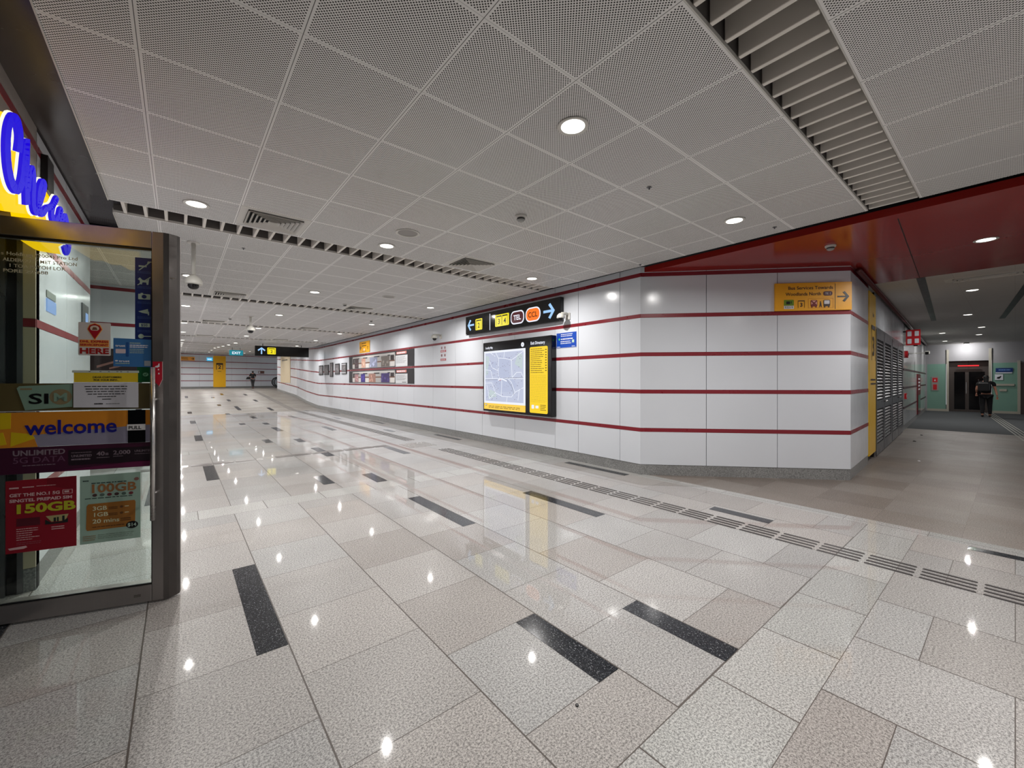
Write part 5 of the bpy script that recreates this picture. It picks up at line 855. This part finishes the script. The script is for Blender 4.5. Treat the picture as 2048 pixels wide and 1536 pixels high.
smallprint(t, mat('plan_box_dark', (96, 60, 26), .5), -.222, -.17, .528, .55, 2, -.0062, .5, 3, .2); smallprint(t, mat('plan_box_dark', (96, 60, 26), .5), -.355, -.2, .503, .511, 1, -.0062, .6, 3, .02); PR('price_disc', K, t, [disc(-.166, .500, .029, .022)], -.0075, -.005); txt(t, '$14', -.166, .491, .021, PG, -.009, 'CENTER', bold=.02, width=.042)
smallprint(t, mat('faint_brown', (140, 130, 104), .5), -.40, -.34, .425, .460, 3, -.0045, .5, 3, .1); smallprint(t, mat('faint_green_print', (120, 140, 126), .5), -.33, -.14, .43, .462, 3, -.0045, .35, 8, .3)

# ================================================================ PEOPLE
def skin(name, parent, chains, m, sub=1):
    """chains share vertices by name: [(key, (x,y,z), r), ...] first chain roots at the pelvis"""
    idx = {}; vs_, rs, es = [], [], []
    for ch in chains:
        prev = None
        for key, p, r in ch:
            if key not in idx: idx[key] = len(vs_); vs_.append(p); rs.append(r)
            if prev is not None: es.append((prev, idx[key]))
            prev = idx[key]
    me = bpy.data.meshes.new(name); me.from_pydata(vs_, es, []); me.materials.append(m)
    o = bpy.data.objects.new(name, me); C.objects.link(o); o.parent = parent
    md = o.modifiers.new('skin', 'SKIN')
    lay = me.skin_vertices or None
    if not me.skin_vertices:
        bmx = bmesh.new(); bmx.from_mesh(me); bmx.verts.layers.skin.verify(); bmx.to_mesh(me); bmx.free()
    for i, sv in enumerate(me.skin_vertices[0].data):
        r = rs[i]; sv.radius = r if isinstance(r, tuple) else (r, r); sv.use_root = (i == 0)
    md.use_smooth_shade = True; s = o.modifiers.new('sub', 'SUBSURF'); s.levels = sub; s.render_levels = sub
    return o
SKN = mat('skin', (176, 122, 100), .5); CL = mat('black_cloth', (10, 10, 12), .9); DC = mat('dark_trousers', (14, 14, 18), .9); HR = mat('black_hair', (9, 8, 8), .5); GRY = mat('dim_tights', (52, 50, 52), .8)
def hands(o, side, x, y, z, m):
    ch = []
    for k in range(4): ch.append([('w', (x, y, z), .022), ('p', (x, y, z-.06), .026), ('k%d' % k, (x+(k-1.5)*.016, y, z-.095), .009), ('f%d' % k, (x+(k-1.5)*.017, y-.01, z-.125-.008*(1.5-abs(k-1.5))), .008), ('t%d' % k, (x+(k-1.5)*.016, y-.022, z-.15), .007)])
    ch.append([('w', (x, y, z), .022), ('th', (x, y-.03, z-.05), .010), ('tt', (x, y-.045, z-.08), .008)])
    return skin('hand', o, ch, m, 1)
def person(loc, rz, H_, label, body_m, leg_m, shoe_m, pose):
    p = thing('person', loc, rz, label, 'person'); s = H_/1.7; p.scale = (s, s, s)
    L, R = pose['legs']; aL, aR = pose['arms']
    # body and head: one continuous surface (back towards local -y viewer)
    ch = [[('pel', (0, 0, .92), (.12, .08)), ('wst', (0, 0, 1.06), (.10, .075)), ('chs', (0, -.0, 1.24), (.155, .115)), ('nb', (0, .0, 1.40), (.10, .075)), ('nk', (0, .01, 1.46), .052), ('hd0', (0, .02, 1.53), (.062, .075)), ('hd1', (0, .02, 1.61), (.074, .092)), ('hd2', (0, .015, 1.67), (.05, .06))],
          [('pel', 0, 0), ('hl', (-.09, 0, .86), .075), ('kl', L[0], .062), ('al', L[1], .038), ('tl', L[2], .035)],
          [('pel', 0, 0), ('hr', (.09, 0, .86), .075), ('kr', R[0], .062), ('ar', R[1], .038), ('tr', R[2], .035)],
          [('nb', 0, 0), ('sl', (-.185, 0, 1.37), .058), ('el', aL[0], .042), ('wl', aL[1], .027)],
          [('nb', 0, 0), ('sr', (.185, 0, 1.37), .058), ('er', aR[0], .042), ('wr', aR[1], .027)]]
    b = skin('body', p, ch, SKN, 2)
    for nm, (sh, e, w_) in (('l', (-.185, aL[0], aL[1])), ('r', (.185, aR[0], aR[1]))): hands(p, nm, w_[0], w_[1], w_[2], SKN)
    skin('top', p, [[('pel', (0, 0, .93), (.175, .13)), ('wst', (0, 0, 1.06), (.145, .115)), ('chs', (0, 0, 1.24), (.178, .135)), ('nb', (0, 0, 1.385), (.12, .09))],
        [('nb', 0, 0), ('sl', (-.195, 0, 1.365), .074), ('el', tuple(Vector((-.195, 0, 1.365)).lerp(Vector(aL[0]), pose['sleeve'])), .060)],
        [('nb', 0, 0), ('sr', (.195, 0, 1.365), .074), ('er', tuple(Vector((.195, 0, 1.365)).lerp(Vector(aR[0]), pose['sleeve'])), .060)]], body_m, 2)
    skin('trousers', p, [[('pel', (0, 0, .93), (.168, .125)), ('hl', (-.092, 0, .84), .112), ('kl', L[0], .078), ('al', tuple(Vector(L[0]).lerp(Vector(L[1]), .97)), .05)],
        [('pel', 0, 0), ('hr', (.092, 0, .84), .112), ('kr', R[0], .078), ('ar', tuple(Vector(R[0]).lerp(Vector(R[1]), .97)), .05)]], leg_m, 2)
    for q in (L, R): skin('shoe', p, [[('h', (q[1][0], q[1][1]-.02, .045+q[1][2]-.08), .045), ('m', (q[2][0], (q[1][1]+q[2][1])/2, q[2][2]+.005), .044), ('t', (q[2][0], q[2][1]+.05, q[2][2]-.0), .036)]], shoe_m, 2)
    skin('hair', p, [[('a', (0, .0, 1.66), (.085, .095)), ('b', (0, -.025, 1.60), (.088, .09)), ('c', (0, -.05, 1.50), (.080, .05)), ('d', (0, -.07, pose['hair']), (.075, .035))]], HR, 2)
    # face on the far side (local +y)
    bm = BM(); lathe(bm, [(0, .012), (.010, .006), (.012, -.004), (0, -.010)], 8)
    obj('nose', bm, SKN, p, (0, .112, 1.585))
    for sx in (-.028, .028):
        bm = BM(); lathe(bm, [(0, .008), (.009, 0), (0, -.008)], 8); obj('eye', bm, K, p, (sx, .098, 1.61))
    bm = BM(); box(bm, -.022, .022, -.004, .004, -.004, .004); obj('mouth', bm, mat('lip', (140, 70, 66), .5), p, (0, .096, 1.545))
    for sx in (-.082, .082):
        bm = BM(); lathe(bm, [(0, .028), (.010, .012), (.011, -.01), (0, -.026)], 8); obj('ear', bm, SKN, p, (sx, .015, 1.59))
    return p
# near person walking away in the passage
P1 = person((23.7, .70, 0), math.radians(-86)+PI*0, 1.60, 'person in black top and dark trousers walking away down the side passage', CL, DC, K,
    dict(legs=(((-.10, .02, .48), (-.10, -.10, .10), (-.10, .0, .04)), ((.10, .10, .48), (.11, .12, .08), (.11, .24, .04))), arms=(((-.25, -.02, 1.12), (-.25, .10, .98)), ((.25, .02, 1.10), (.29, -.06, .86))), sleeve=.55, hair=1.34))
t = thing('shoulder_bag', (23.62, .76, 0), math.radians(-86), 'black bag carried on the back of the person in the passage', 'bag'); bm = BM(); prism(bm, rrect(-.15, .15, .98, 1.30, .05), -.26, -.135); obj('bag_body', bm, K, t, bevel=.02)
bm = BM(); tube(bm, [(-.1, -.15, 1.28), (-.13, -.09, 1.39), (-.12, .02, 1.41)], .012, 8); obj('strap', bm, K, t)
P2 = person((5.08, 42.25, ramp(42.25)), math.radians(6), 1.57, 'person in black standing with a bag before the far wall', CL, GRY, K,
    dict(legs=(((-.05, .03, .48), (-.02, .0, .08), (-.03, .10, .04)), ((.06, .02, .48), (.07, .02, .08), (.08, .13, .04))), arms=(((-.24, .0, 1.10), (-.24, .06, .86)), ((.25, .02, 1.12), (.20, .16, 1.04))), sleeve=.9, hair=1.45))
t = thing('handbag', (5.08-.30, 42.15, ramp(42.2)), math.radians(6), 'black bag hanging at the left side of the far person', 'bag'); bm = BM(); prism(bm, [(-.22, .80), (.12, .80), (.14, 1.0), (-.12, 1.02)], -.06, .08); obj('bag_body', bm, K, t, bevel=.02); bm = BM(); tube(bm, [(-.05, .01, 1.0), (.05, .0, 1.15), (.12, .0, 1.32)], .012, 6); obj('strap', bm, K, t)

# ---------------------------------------------------------------- fit lettering to its measured width
bpy.context.view_layer.update()
for o, wd in FIT:
    if o.dimensions.x > 0: o.scale = (wd/o.dimensions.x, 1, 1)
# lettering becomes plain mesh
dg = bpy.context.evaluated_depsgraph_get()
for o in [q for q in C.objects if q.type == 'FONT']:
    me = bpy.data.meshes.new_from_object(o.evaluated_get(dg)); nm = o.name; n2 = bpy.data.objects.new('tmp', me); C.objects.link(n2)
    n2.parent = o.parent; n2.location = o.location; n2.rotation_euler = o.rotation_euler; n2.scale = o.scale
    bpy.data.objects.remove(o); n2.name = nm; me.name = nm
bpy.context.view_layer.update()

# ---- what is printed on a sheet, plate or board belongs to that sheet, plate or board
CARRIER = ('sheet', 'plate', 'sign_box', 'panel', 'cabinet', 'board')
kids = {}
for o in C.objects:
    if o.parent: kids.setdefault(o.parent.name, []).append(o)
for root in [o for o in C.objects if o.parent is None and 'category' in o and o.name in kids]:
    ch = kids[root.name]; car = [c for c in ch if c.name.split('.')[0] in CARRIER]
    if not car: continue
    for c in ch:
        if c in car or c.name in kids or c.name.split('.')[0] in ('hanger', 'wall_bracket', 'glass_door', 'holder_strip'): continue
        c.parent = car[0]
